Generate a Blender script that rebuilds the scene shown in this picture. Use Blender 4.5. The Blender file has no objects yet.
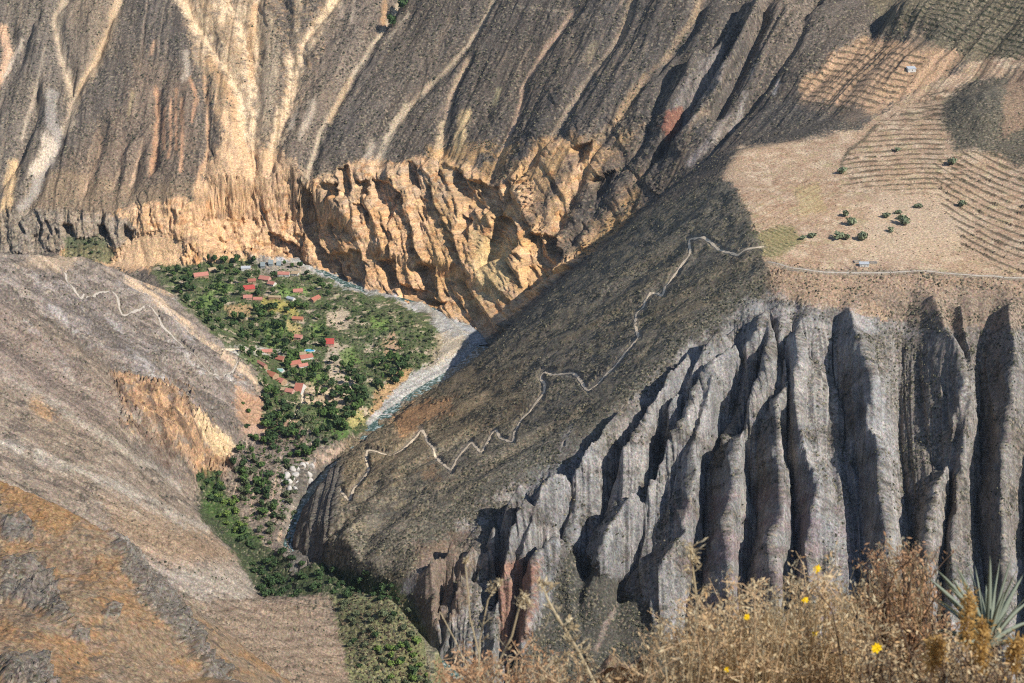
import bpy, math, random, time
import numpy as np
from mathutils import Vector
from mathutils.geometry import delaunay_2d_cdt
T0 = time.time()
def log(*a): print('[%.1fs]' % (time.time()-T0), *a, flush=True)
QUALITY = 1.0
rng = np.random.default_rng(7)
random.seed(7)
# ------------------------------------------------------------------ camera model
W0, H0, FPX = 1024, 683, 1849.0
PITCH = math.radians(-21.0)
CT, ST = math.cos(PITCH), math.sin(PITCH)
ZC = 1200.0                      # height of the viewpoint; the river lies about 1065 m lower
def ray(u, v):
    a = (np.asarray(u, float) - 512.0)/FPX; b = (341.5 - np.asarray(v, float))/FPX
    return a, CT - b*ST, ST + b*CT           # x, y, z of the view ray
def P(u, v, y):
    rx, ry, rz = ray(u, v); t = y/ry
    return (float(rx*t), float(y), float(ZC + rz*t))
def PZ(u, v, zrel):
    rx, ry, rz = ray(u, v); t = zrel/rz
    return (float(rx*t), float(ry*t), float(ZC + zrel))
def PM(u, v, base=-1085.0, x0=250.0, k=.62):
    """point of the left-hand slope that falls towards +x with gradient k"""
    rx, ry, rz = ray(u, v)               # z = base + k*(-x - x0)  (relative)
    t = (base - k*x0)/(rz + k*rx)
    return (float(rx*t), float(ry*t), float(ZC + rz*t))
def project(x, y, z):
    zz = z - ZC
    d = y*CT + zz*ST; upc = -y*ST + zz*CT
    d = np.maximum(d, 1.0)
    return 512 + FPX*x/d, 341.5 - FPX*upc/d
# ------------------------------------------------------------------ noise
def _tab(seed):
    r = np.random.default_rng(seed)
    p = r.permutation(1024); ang = r.random(1024)*2*np.pi
    return np.concatenate([p, p]).astype(np.int32), np.cos(ang).astype(np.float32), np.sin(ang).astype(np.float32)
_TABS = {}
def perlin(x, y, seed=0):
    if seed not in _TABS: _TABS[seed] = _tab(1000+seed)
    p, gx, gy = _TABS[seed]
    x = np.asarray(x, np.float32); y = np.asarray(y, np.float32)
    xi = np.floor(x).astype(np.int32); yi = np.floor(y).astype(np.int32)
    fx = x - xi; fy = y - yi
    xi &= 1023; yi &= 1023; xj = (xi+1) & 1023; yj = (yi+1) & 1023
    u = fx*fx*fx*(fx*(fx*6-15)+10); v = fy*fy*fy*(fy*(fy*6-15)+10)
    def g(ix, iy, dx, dy):
        h = p[p[ix]+iy]; return gx[h]*dx + gy[h]*dy
    a = g(xi, yi, fx, fy); b = g(xj, yi, fx-1, fy); c = g(xi, yj, fx, fy-1); d = g(xj, yj, fx-1, fy-1)
    ab = a + u*(b-a); cd = c + u*(d-c)
    return (ab + v*(cd-ab))*1.5
def fbm(x, y, o=4, seed=0, gain=.5):
    s = 0; a = 1.0; f = 1.0; n = 0
    for i in range(o):
        s = s + a*perlin(x*f+17.3*i, y*f-9.1*i, seed+i); n += a; a *= gain; f *= 2.03
    return s/n
def ridged(x, y, o=3, seed=0, gain=.5):
    s = 0; a = 1.0; f = 1.0; n = 0
    for i in range(o):
        s = s + a*(1-np.abs(perlin(x*f+7.3*i, y*f+3.1*i, seed+i))*2); n += a; a *= gain; f *= 2.1
    return s/n
def sstep(a, b, x):
    t = np.clip((x-a)/(b-a), 0, 1); return t*t*(3-2*t)
# ------------------------------------------------------------------ macro relief: a TIN through ridge and valley lines
LINES = []
def L(*pts): LINES.append(list(pts))
v0 = [P(-300,0,3570),P(0,0,3531),(P(240,0,3490)),P(400,0,3431),P(550,0,3300),P(690,0,3150),P(800,0,3060),P(900,0,3020),P(1024,0,3000),P(1300,0,2990)]
L(*v0)
L(*[(x*1.15, y+550, z+330) for x, y, z in v0])
cliff_top = [P(-300,213,3130),P(0,213,3110),P(110,210,3110),P(200,195,3110),P(255,200,3125),P(340,168,3165),P(400,162,3155),P(452,160,3130),P(497,185,3050),P(545,142,3050),P(600,150,2985),P(640,147,2960),P(665,130,2965)]
L(*cliff_top)
cliff_base = [P(-300,250,3085),P(0,252,3065),P(110,262,3060),P(200,265,3055),P(265,258,3065),P(330,277,3015),P(400,294,2965),P(440,306,2905),P(470,320,2860),P(492,333,2800),P(560,275,2840),P(620,232,2860),P(680,185,2850),P(720,152,2810),P(740,140,2830),P(800,95,2900),P(870,50,2985),P(900,0,3160)]
L(*cliff_base)
L(P(500,250,2935),P(500,215,2995))
L(P(560,225,2915),P(600,185,2935))
# plateau
rim = [P(768,266,2197),P(800,268,2190),P(850,270,2190),P(930,273,2190),P(1024,275,2195),P(1300,280,2200)]
L(*rim)
L(P(768,266,2197),P(755,245,2260),P(748,215,2350),P(735,190,2440),P(722,178,2520),P(740,150,2600),P(800,140,2640),P(860,110,2750),P(905,60,2860),P(950,30,2930),P(1024,0,3000))
L(P(950,90,2800),P(985,112,2700),P(1050,105,2680),P(1300,80,2750))
L(P(900,200,2430),P(1024,200,2425),P(1300,200,2400))
# spur crest and the plane that carries the path
L(P(722,178,2520),P(690,188,2570),P(640,215,2615),P(610,240,2650),P(579,268,2685),P(545,293,2715),P(500,330,2760),P(490,340,2768))
edge = [P(768,266,2197),P(750,288,2185),P(700,330,2160),P(640,380,2120),P(600,422,2095),P(540,455,2080),P(470,505,2045),P(430,538,2015),P(390,572,1995),P(362,592,1990)]
L(*edge)
L(P(362,592,1990),P(337,580,2005),P(322,558,2045),P(320,532,2085),P(330,502,2165),P(336,480,2235),P(344,463,2300),P(360,446,2385),P(385,425,2440),P(412,405,2490),P(450,380,2570),P(478,358,2650),P(490,345,2745))
L(P(800,300,2155),P(900,303,2155),P(1024,305,2160),P(1300,310,2170))
# foot of the right hand wall: the lower gorge
L(P(440,668,1882),P(520,683,1872),P(640,690,1862),P(800,700,1850),P(1024,700,1850),P(1300,700,1860))
L(P(700,520,1995),P(560,545,1970))
L(P(880,480,2010),P(1024,480,2015),P(1300,490,2020))
L(P(700,430,2075),P(800,400,2075))
# village terrace
for q in [(150,272,-1026),(220,268,-1030),(300,290,-1038),(340,300,-1042),(400,325,-1048),(432,345,-1053),(440,360,-1055),(250,330,-1036),(330,340,-1043),(290,380,-1044),(350,380,-1048),(300,425,-1052),(340,430,-1056),(360,415,-1057)]:
    L(PZ(*q))
L(PZ(300,268,-1040),PZ(345,289,-1047),PZ(395,303,-1055),PZ(430,320,-1060),PZ(445,345,-1062),PZ(430,365,-1063),PZ(400,385,-1064),PZ(378,402,-1065))
L(PZ(378,402,-1065),PZ(385,385,-1056),PZ(410,370,-1055),PZ(440,350,-1055))
L(PZ(250,455,-1055),PZ(270,485,-1068),PZ(265,520,-1084),PZ(275,550,-1091))
L(PZ(300,450,-1060),PZ(308,470,-1066),PZ(290,495,-1083),PZ(280,525,-1090))
# left spur
Lc = [P(-300,240,2150),P(0,250,2400),P(80,253,2550),P(165,288,2640),P(215,333,2575),P(250,368,2510),P(268,400,2460),P(272,425,2400),P(262,440,2375)]
L(*Lc)
L(*[(x+25, y+190, ZC-1030) for x, y, z in Lc[1:4]])
L(*[(x-60, y+330, ZC-1028) for x, y, z in Lc[:1]])
for q in [(-200,330),(0,330),(100,345),(-200,400),(0,400),(100,425),(185,430),(0,470),(110,500),(-200,470),(190,545),(180,600),(180,660),(255,610),(-200,620),(80,620),(150,360),(200,400)]:
    L(PM(*q))
L(P(236,455,2330),P(205,478,2245),P(196,510,2180),P(228,545,2100),P(262,590,2020),P(330,600,1945),P(395,600,1918),P(416,625,1888),P(429,660,1856),P(436,700,1835),P(700,760,1780),P(1300,760,1780))
L(P(380,625,1885),P(375,660,1850))
L(P(350,683,1822),P(300,683,1770),P(250,683,1735))
# near shoulder, bottom left, and the near side of the gorge
L(P(-250,400,1330),P(0,478,1200),P(60,500,1175),P(105,525,1150),P(135,560,1120),P(175,600,1100),P(205,640,1075),P(240,683,1050),P(290,740,1010))
L(P(-250,640,900),P(0,660,880),P(100,690,860))
L((-500,1420,ZC-830),(-330,1430,ZC-880),(-200,1350,ZC-900),(-60,1300,ZC-905),(300,1250,ZC-880),(900,1250,ZC-880))
L((-700,700,ZC-400),(-300,700,ZC-455),(0,700,ZC-475),(300,700,ZC-475),(900,700,ZC-475))
L((-2000,700,ZC-380),(-2000,2000,ZC-500),(-2000,4400,ZC-300))
L((2000,700,ZC-475),(2000,1800,ZC-1100),(2000,2200,ZC-720),(2000,4400,ZC-100))
L((-600,4400,ZC+150),(600,4400,ZC+150))
def build_tin():
    vs, es, key = [], [], {}
    for ln in LINES:
        prev = None
        for p in ln:
            k = (round(p[0]), round(p[1]))
            if k not in key:
                key[k] = len(vs); vs.append(p)
            i = key[k]
            if prev is not None and prev != i: es.append((prev, i))
            prev = i
    r = delaunay_2d_cdt([Vector((p[0], p[1])) for p in vs], es, [], 0, .01)
    nv, tris, orig = r[0], r[2], r[3]
    zs = []
    for q, o in zip(nv, orig):
        if o: zs.append(vs[o[0]][2])
        else:
            print('TIN intersection at', tuple(q), project(q.x, q.y, ZC-900))
            best = None                       # interpolate on the nearest input edge
            for a, b in es:
                A, B = vs[a], vs[b]; dx, dy = B[0]-A[0], B[1]-A[1]; l2 = dx*dx+dy*dy
                t = max(0, min(1, ((q.x-A[0])*dx+(q.y-A[1])*dy)/l2)); d = math.hypot(A[0]+t*dx-q.x, A[1]+t*dy-q.y)
                if best is None or d < best[0]: best = (d, A[2]+t*(B[2]-A[2]))
            zs.append(best[1])
    return [(q.x, q.y) for q in nv], zs, tris
GS = 3.5
GX0, GX1, GY0, GY1 = -1500.0, 1500.0, 700.0, 4300.0
NX = int((GX1-GX0)/GS)+1; NY = int((GY1-GY0)/GS)+1
gx = GX0 + GS*np.arange(NX); gy = GY0 + GS*np.arange(NY)
def rasterise(vs, zs, tris):
    H = np.full((NY, NX), np.nan)
    for t in tris:
        (ax, ay), (bx, by), (cx, cy) = [vs[i] for i in t]; za, zb, zc = [zs[i] for i in t]
        x0, x1 = min(ax,bx,cx), max(ax,bx,cx); y0, y1 = min(ay,by,cy), max(ay,by,cy)
        i0 = max(0, int((x0-GX0)/GS)); i1 = min(NX-1, int((x1-GX0)/GS)+1)
        j0 = max(0, int((y0-GY0)/GS)); j1 = min(NY-1, int((y1-GY0)/GS)+1)
        if i1 < i0 or j1 < j0: continue
        X, Y = np.meshgrid(gx[i0:i1+1], gy[j0:j1+1])
        d = (by-cy)*(ax-cx)+(cx-bx)*(ay-cy)
        if abs(d) < 1e-9: continue
        w1 = ((by-cy)*(X-cx)+(cx-bx)*(Y-cy))/d; w2 = ((cy-ay)*(X-cx)+(ax-cx)*(Y-cy))/d; w3 = 1-w1-w2
        m = (w1 >= -1e-6) & (w2 >= -1e-6) & (w3 >= -1e-6)
        H[j0:j1+1, i0:i1+1][m] = (w1*za+w2*zb+w3*zc)[m]
    return H
def gauss(A, s):
    r = int(3*s)+1; k = np.exp(-.5*(np.arange(-r, r+1)/s)**2); k /= k.sum()
    B = np.pad(A, ((r, r), (0, 0)), 'edge'); C = sum(k[i]*B[i:i+A.shape[0]] for i in range(2*r+1))
    B = np.pad(C, ((0, 0), (r, r)), 'edge'); return sum(k[i]*B[:, i:i+A.shape[1]] for i in range(2*r+1))
def sample(A, x, y):
    """Catmull-Rom sampling of a grid"""
    fx = np.clip((x-GX0)/GS, 1, NX-3.001); fy = np.clip((y-GY0)/GS, 1, NY-3.001)
    i = fx.astype(np.int32); j = fy.astype(np.int32); tx = fx-i; ty = fy-j
    def w(t): return (-.5*t+t*t-.5*t**3, 1-2.5*t*t+1.5*t**3, .5*t+2*t*t-1.5*t**3, -.5*t*t+.5*t**3)
    wx, wy = w(tx), w(ty); out = 0
    for a in range(4):
        row = 0
        for b in range(4): row = row + wx[b]*A[j+a-1, i+b-1]
        out = out + wy[a]*row
    return out
def lin(A, x, y):
    fx = np.clip((np.asarray(x)-GX0)/GS, 0, NX-1.001); fy = np.clip((np.asarray(y)-GY0)/GS, 0, NY-1.001)
    i = fx.astype(np.int32); j = fy.astype(np.int32); tx = fx-i; ty = fy-j
    return (A[j,i]*(1-tx)+A[j,i+1]*tx)*(1-ty)+(A[j+1,i]*(1-tx)+A[j+1,i+1]*tx)*ty
def hits(A, uv, off=0.0, ymin=720.0, ymax=4000.0):
    """where the view rays through the picture points meet the relief"""
    uv = np.asarray(uv, float); rx, ry, rz = ray(uv[:, 0], uv[:, 1])
    ys = np.arange(ymin, ymax, 3.0)
    X = (rx/ry)[:, None]*ys[None]; Z = ZC + (rz/ry)[:, None]*ys[None]; Y = np.broadcast_to(ys, X.shape)
    D = Z - lin(A, X, Y) - off
    below = D < 0
    k = np.argmax(below, 1); k = np.where(below.any(1), np.maximum(k, 1), len(ys)-1)
    r = np.arange(len(k)); d0 = D[r, k-1]; d1 = D[r, k]; t = np.clip(d0/(d0-d1+1e-9), 0, 1)
    y = ys[k-1] + 3.0*t
    x = rx/ry*y
    return np.stack([x, y, ZC + rz/ry*y], 1)
def seg_dist(PX, PY, lines, maxd):
    """distance of grid points to polylines, computed only near each segment"""
    D = np.full(PX.shape, maxd, float)
    for ln in lines:
        for a, b in zip(ln[:-1], ln[1:]):
            x0, x1 = min(a[0], b[0])-maxd, max(a[0], b[0])+maxd; y0, y1 = min(a[1], b[1])-maxd, max(a[1], b[1])+maxd
            i0 = max(0, int((x0-GX0-30)/GS)); i1 = min(NX, int((x1-GX0+30)/GS)+2); j0 = max(0, int((y0-GY0-30)/GS)); j1 = min(NY, int((y1-GY0+30)/GS)+2)
            if i1 <= i0 or j1 <= j0: continue
            X = PX[j0:j1, i0:i1]; Y = PY[j0:j1, i0:i1]
            dx, dy = b[0]-a[0], b[1]-a[1]; l2 = dx*dx+dy*dy+1e-9
            t = np.clip(((X-a[0])*dx+(Y-a[1])*dy)/l2, 0, 1)
            d = np.hypot(X-a[0]-t*dx, Y-a[1]-t*dy)
            np.minimum(D[j0:j1, i0:i1], d, out=D[j0:j1, i0:i1])
    return D
_v, _z, _t = build_tin()
H = rasterise(_v, _z, _t)
H = np.where(np.isnan(H), ZC-900, H)
MAC = gauss(H, 2.6)
log('tin', len(_v), len(_t))
# ------------------------------------------------------------------ ridges and gullies carved into the relief
GX, GY = np.meshgrid(gx, gy)
GU, GV = project(GX, GY, MAC)
def poly_sd(U, V, poly):
    """signed distance (positive inside) to a polygon"""
    n = len(poly); ins = np.zeros(U.shape, bool); D = np.full(U.shape, 1e9, np.float32)
    for k in range(n):
        ax, ay = poly[k]; bx, by = poly[(k+1) % n]
        if ay != by:
            c = ((ay > V) != (by > V)) & (U < (bx-ax)*(V-ay)/(by-ay)+ax)
            ins ^= c
        dx, dy = bx-ax, by-ay; t = np.clip(((U-ax)*dx+(V-ay)*dy)/(dx*dx+dy*dy+1e-9), 0, 1)
        D = np.minimum(D, np.hypot(U-ax-t*dx, V-ay-t*dy))
    return np.where(ins, D, -D)
def world_lines(lines, off=0.0, smooth=True):
    out = []
    for ln in lines:
        p = np.array(ln, float)
        if smooth and len(p) > 2:                 # Catmull-Rom through the picture points
            q = np.vstack([2*p[0]-p[1], p, 2*p[-1]-p[-2]]); r = []
            for i in range(1, len(q)-2):
                for t in (0, .33, .66):
                    r.append(.5*((2*q[i])+(-q[i-1]+q[i+1])*t+(2*q[i-1]-5*q[i]+4*q[i+1]-q[i+2])*t*t+(-q[i-1]+3*q[i]-3*q[i+1]+q[i+2])*t**3))
            r.append(q[-2]); p = np.array(r)
        w = hits(MAC, p, off)
        seg = [tuple(w[0])]
        for a, b in zip(w[:-1], w[1:]):
            if abs(b[1]-a[1]) > 320 or math.hypot(b[0]-a[0], b[1]-a[1]) > 420:      # jumped over a skyline
                if len(seg) > 1: out.append(seg)
                seg = [tuple(b)]
            else: seg.append(tuple(b))
        if len(seg) > 1: out.append(seg)
    return out
WARPX = GX + 9*fbm(GX/70, GY/70, 3, 40); WARPY = GY + 9*fbm(GX/70+5, GY/70, 3, 44)
CARVE = np.zeros_like(MAC)
# --- right hand wall: fins and gullies
RW_A = 84.0
rw_gul = [
 [(735,296),(727,320),(722,346),(700,372),(682,396),(668,424),(650,446),(640,470),(620,495),(602,526),(585,560)],
 [(588,440),(570,460),(545,483),(530,505),(516,535),(500,560)],
 [(470,520),(462,540),(452,560),(446,590),(436,640),(445,668)],
 [(420,560),(412,585),(405,612)],
 [(505,555),(470,600),(455,640),(450,668)],
 [(540,575),(522,610),(512,640)],
 [(690,430),(668,452),(660,480),(655,510),(643,540),(635,570),(620,603)],
 [(740,400),(731,423),(718,455),(705,495),(701,537),(698,570),(690,620)],
 [(757,400),(750,425),(743,462),(744,500),(753,525),(750,560),(745,610)],
 [(781,395),(783,420),(786,455),(784,478),(792,504),(795,530),(793,590)],
 [(843,310),(835,345),(832,380),(842,420),(842,450),(845,480),(855,520),(858,580)],
 [(925,275),(915,300),(905,330),(899,360),(901,400),(900,450),(903,490),(907,540),(910,600)],
 [(995,290),(985,340),(980,380),(980,400),(975,440),(979,480),(980,530),(985,600)],
 [(1045,290),(1040,350),(1036,400),(1030,460),(1025,520),(1020,600)],
 [(1110,290),(1100,400),(1095,500),(1080,600)],
 [(768,300),(766,330),(770,360),(780,400)],[(790,300),(793,330),(792,350),(801,380)],
 [(1180,290),(1170,600)],
]
rw_rid = [
 [(768,284),(762,300),(757,315),(751,331),(725,352),(704,376),(696,400),(688,428),(668,446),(655,462),(648,478),(625,502),(606,532),(590,570)],
 [(640,392),(610,415),(592,434),(578,454),(554,479),(538,503),(522,538),(508,570)],
 [(520,490),(495,508),(480,522),(467,538),(462,560),(450,592),(446,630)],
 [(450,528),(438,545),(430,562),(436,590),(427,640),(424,680)],
 [(530,505),(515,525),(503,560),(494,597),(496,640),(498,700)],
 [(556,545),(540,565),(534,590),(524,640),(515,700)],
 [(570,548),(580,600),(600,680),(610,760)],
 [(712,366),(706,400),(700,425),(690,450),(688,480),(686,510),(682,540),(664,568),(656,600),(650,640),(640,740)],
 [(762,300),(768,335),(766,360),(756,385),(746,410),(735,455),(731,490),(723,530),(728,560),(735,610),(738,740)],
 [(778,296),(783,335),(785,365),(776,400),(773,455),(777,488),(778,520),(772,545),(775,600),(772,740)],
 [(800,296),(797,330),(800,365),(797,395),(800,425),(809,460),(819,488),(812,520),(808,550),(815,600),(820,740)],
 [(852,290),(856,315),(862,350),(867,385),(868,420),(880,450),(882,480),(886,520),(890,600),(895,740)],
 [(936,282),(940,300),(946,330),(957,360),(960,400),(950,440),(936,490),(928,540),(930,600),(930,740)],
 [(962,290),(966,330),(968,365),(966,400),(964,440),(958,490),(955,550),(958,740)],
 [(1010,284),(1013,320),(1013,350),(1010,390),(1007,430),(1002,490),(1003,540),(1005,600),(1008,740)],
 [(1075,290),(1070,400),(1060,500),(1055,740)],
 [(1140,290),(1130,740)],
 [(688,345),(672,372),(655,400),(640,425),(628,450)],[(720,332),(700,352),(685,378),(675,400)],
]
rw_gul += [[(955,288),(957,320),(963,350),(964,380)],[(973,292),(975,330),(974,370),(972,400)],
 [(704,345),(690,368),(672,395),(660,420),(645,440)],[(668,362),(650,385),(632,412),(618,440),(604,462),(590,490),(572,520),(560,548)],[(496,500),(480,512),(468,524)],[(620,405),(598,430),(590,438)],[(855,470),(862,500),(868,540),(870,600),(872,740)],[(942,500),(944,540),(944,600)]]
rw_gul = [ln+[(ln[-1][0]-(4 if ln[-1][0] < 700 else 0), 760)] if ln[-1][1] > 555 else ln for ln in rw_gul]
def chevrons(drr, f, amp, wl, seed, k=1.15):
    """side rills that branch off the crests and run down to the gullies"""
    q = (MAC + k*drr)/wl
    r = 1-2*np.abs(perlin(q, GX/55+GY/90, seed)) + .5*(1-2*np.abs(perlin(q*2.1, GX/30, seed+1)))
    return amp*np.clip(4*f*(1-f), 0, 1)*(r-.6)
inwall = poly_sd(GU, GV, [(766,276),(1400,282),(1400,900),(420,900),(428,640),(405,610),(398,575),(430,548),(470,512),(540,462),(600,430),(640,388),(700,340),(735,292)])
Aw = sstep(-6, 34, inwall)*(GY < 2330)
top = poly_sd(GU, GV, [(740,250),(1400,250),(1400,312),(755,312)])
Aw *= .28+.72*sstep(288, 400, GV)*1.0 + 0*top
scree = poly_sd(GU, GV, [(570,545),(600,575),(655,600),(690,720),(500,720),(530,640)])
Aw *= 1-.8*sstep(-8, 14, scree)
dg = seg_dist(WARPX, WARPY, world_lines(rw_gul, -RW_A*.5), 75)
dr = seg_dist(WARPX, WARPY, world_lines(rw_rid, RW_A*.5), 75)
f = dg/(dg+dr+1e-3)
f = np.where((dg >= 74) & (dr >= 74), .5, f)
CARVE += Aw*(RW_A*(f**1.35-.45)) + Aw*11*np.clip(1-dr/15, 0, 1)*(1+.6*fbm(GX/18, GY/18, 3, 56)) - Aw*7*np.clip(1-dg/9, 0, 1)
# secondary flutes on the wall
q = GX/15 + 1.0*fbm(GX/60, GY/160, 2, 50)
CARVE += Aw*11*np.clip(.45+1.6*fbm(GX/80, GY/110, 2, 54), 0, 1)*ridged(q, GY/400, 2, 52)*sstep(300, 370, GV)
# --- far wall: gullies that run down the long slopes
fw_gul = [
 [(-60,0),(-90,120),(-110,210)],
 [(10,30),(15,50),(5,85),(0,110),(-20,150)],[(35,20),(20,60),(0,95)],
 [(68,0),(56,20),(65,68),(73,99),(60,137),(44,178),(30,205),(0,240)],
 [(121,0),(106,38),(79,89),(73,103)],
 [(40,90),(30,130),(15,170),(0,190)],
 [(187,0),(212,45),(238,85),(247,130),(251,178),(245,225)],
 [(232,0),(247,40),(254,75),(256,110),(252,178)],
 [(258,0),(256,60),(254,110)],
 [(282,0),(290,40),(293,88),(275,150),(262,185)],
 [(338,0),(318,25),(303,50),(297,85),(290,112)],
 [(403,0),(378,38),(350,82),(330,115),(315,160),(304,195)],
 [(495,0),(470,44),(432,85),(408,109),(384,147),(378,175)],
 [(468,62),(449,99),(443,137),(441,170)],
 [(572,14),(545,51),(525,85),(518,116),(501,154),(487,185)],
 [(632,0),(620,38),(593,72),(562,123),(531,164),(511,200),(496,230),(488,262)],
 [(702,0),(690,27),(665,61),(634,96),(613,126),(590,165),(565,215),(545,262)],
 [(205,80),(209,130),(207,165),(195,205)],[(103,120),(95,160),(85,195)],[(125,140),(118,165),(113,190)],[(142,145),(135,170),(131,190)],[(158,90),(157,140),(155,170)],
 [(740,0),(715,40),(682,63),(669,76),(658,102),(649,133),(632,160),(600,200),(575,240)],
 [(740,25),(724,54),(708,80),(693,104),(680,126),(668,145),(640,180)],
 [(815,0),(780,60),(745,110),(715,150)],[(770,0),(745,60),(715,118)],
]
fw_rid = [
 [(180,0),(178,40),(185,100),(180,150),(165,200)],
 [(700,48),(693,60),(682,87),(668,110),(662,130),(652,150),(625,185)],
 [(760,0),(746,30),(731,60),(715,95),(700,118),(678,145)],
 [(520,210),(520,235),(521,262)],[(556,225),(558,250),(552,275)],
 [(600,0),(585,50),(555,100),(530,140)],[(662,0),(640,50),(600,105),(575,150),(545,190),(515,235)],
 [(530,0),(500,60),(465,110),(462,160)],[(440,0),(400,80),(350,130),(340,165)],
 [(375,0),(330,80),(305,120),(290,180)],[(30,0),(45,80),(40,150),(10,200)],[(95,0),(85,60),(72,90)],
]
infar = poly_sd(GU, GV, [(-900,-900),(900,-900),(870,50),(800,92),(735,140),(690,180),(600,240),(500,330),(440,300),(330,272),(-900,262)])
Af = sstep(0, 18, infar)*(GY > 2750)*(1-.45*sstep(150, 260, GV)*(GU < 300))
dg = seg_dist(WARPX, WARPY, world_lines(fw_gul, -8), 110)
dr = seg_dist(WARPX, WARPY, world_lines(fw_rid, 8), 110)
f = dg/(dg+np.minimum(dr, 70)+1e-3)
big = sstep(640, 690, GU)
CARVE += Af*((13+30*big)*(f**1.1-.45)) + Af*chevrons(np.minimum(dr, 70), f, 2.2, 26, 304, 1.6)
# --- left spur: gullies along its fall line
ls_gul = [[(0,300),(60,330),(120,375),(170,430),(215,462)],[(30,290),(90,320),(150,360),(200,400),(240,440)],[(0,345),(60,385),(120,440),(180,480)],
 [(165,380),(190,410),(210,445),(222,470)],[(150,395),(170,430),(185,465)],[(215,350),(238,385),(250,420)],[(0,262),(60,275),(110,310),(160,345)],
 [(120,380),(140,420),(150,445)]]
inl = poly_sd(GU, GV, [(-300,262),(80,262),(165,300),(215,345),(262,400),(262,440),(240,475),(190,478),(120,430),(60,400),(-300,330)])
Al = sstep(0, 22, inl)*(GY < 2700)*(GY > 1500)
dg = seg_dist(WARPX, WARPY, world_lines(ls_gul, -5), 60)
CARVE += Al*(np.minimum(dg, 60)*.48-12) + Al*5*(1-2*np.abs(perlin((-GX+1.2*dg)/22, GY/60, 308)))
# fine V-shaped chutes along the far gullies
dgn = seg_dist(WARPX, WARPY, world_lines(fw_gul, -6), 16)
CARVE += Af*(-9.5*(1-np.clip(dgn/15, 0, 1)))
# --- spur: low ribs that run down towards the river
sp_rid = [[(742,262),(700,282),(668,303),(640,320),(600,338),(550,365),(500,390)],[(768,276),(735,290),(700,305),(660,325),(620,352)],[(700,240),(660,275),(620,305),(560,342),(500,372),(440,398)],[(655,250),(600,290),(545,325),(490,360)],[(640,370),(600,398),(560,418),(520,440),(470,465),(420,490)],[(610,400),(570,425),(530,450),(490,475),(440,505),(400,540)],
 [(560,385),(520,405),(470,428),(430,450),(390,478)],[(640,345),(600,362),(560,380)],[(470,400),(430,425),(390,440),(350,460)],[(400,480),(370,505),(350,540),(345,575)],[(360,500),(330,530),(318,560)],[(705,210),(670,235),(640,252)],[(440,500),(400,525),(375,560)]]
sp_gul = [[(750,272),(715,287),(680,303),(640,330),(590,358),(540,380)],[(720,250),(680,275),(640,302),(590,335),(540,360),(470,392)],[(676,250),(630,285),(580,318),(530,345),(470,375)],[(650,385),(600,410),(560,433),(510,458),(450,490)],[(650,358),(600,380),(550,402),(500,425),(440,455),(400,480)],[(520,385),(470,412),(420,440),(380,460),(350,480)],[(430,490),(400,510),(375,535),(360,570)],[(380,490),(345,520),(330,560)],[(722,205),(690,225),(655,245)]]
insp = poly_sd(GU, GV, [(722,182),(735,195),(750,225),(762,262),(755,290),(700,332),(640,378),(600,420),(540,455),(470,505),(430,540),(392,575),(340,590),(300,560),(300,480),(335,458),(400,405),(490,345),(579,272),(640,220)])
As = sstep(0, 16, insp)*(GY > 1960)*(GY < 2780)
dg2 = seg_dist(WARPX, WARPY, world_lines(sp_gul, -4), 60); dr2 = seg_dist(WARPX, WARPY, world_lines(sp_rid, 4), 60)
fs_ = dg2/(dg2+dr2+1e-3); CARVE += As*11*(fs_-.5) + As*chevrons(dr2, fs_, 1.6, 22, 312)
knob = np.exp(-(((GU-985)/34)**2+((GV-118)/30)**2))*(GY > 2400)*(GY < 2900); CARVE += knob*(24+8*ridged(GX/40, GY/40, 3, 320))
HH = MAC + gauss(CARVE, .55)
# --- the river cuts its bed
RIV = [(225,258,-1030),(262,259,-1036),(300,263,-1040),(345,284,-1048),(372,292,-1052),(398,299,-1056),(425,307,-1060),(447,316,-1062),(468,327,-1064),(484,341,-1066),(478,352,-1066.3),(462,366,-1066.6),(444,377,-1067),(425,388,-1067.5),(405,402,-1068),(388,414,-1069),(372,430,-1071),(350,452,-1077),(325,474,-1084),(305,500,-1089),(295,520,-1093),(291,535,-1095),(290,550,-1097)]
RIVW = [PZ(*q) for q in RIV] + [(-222,2035,ZC-1103),(-168,1975,ZC-1111),(-115,1932,ZC-1121),(-80,1890,ZC-1133),(-30,1850,ZC-1142),(60,1812,ZC-1150),(300,1800,ZC-1165),(900,1800,ZC-1185),(1400,1800,ZC-1200)]
def densify(pts, step=6):
    q = np.vstack([2*np.array(pts[0])-np.array(pts[1]), np.array(pts), 2*np.array(pts[-1])-np.array(pts[-2])]); r = []
    for i in range(1, len(q)-2):
        n = max(2, int(np.hypot(*(q[i+1]-q[i])[:2])/step))
        for t in np.arange(n)/n:
            r.append(.5*((2*q[i])+(-q[i-1]+q[i+1])*t+(2*q[i-1]-5*q[i]+4*q[i+1]-q[i+2])*t*t+(-q[i-1]+3*q[i]-3*q[i+1]+q[i+2])*t**3))
    r.append(q[-2]); return np.array(r)
RIVD = densify(RIVW, 8)
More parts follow.
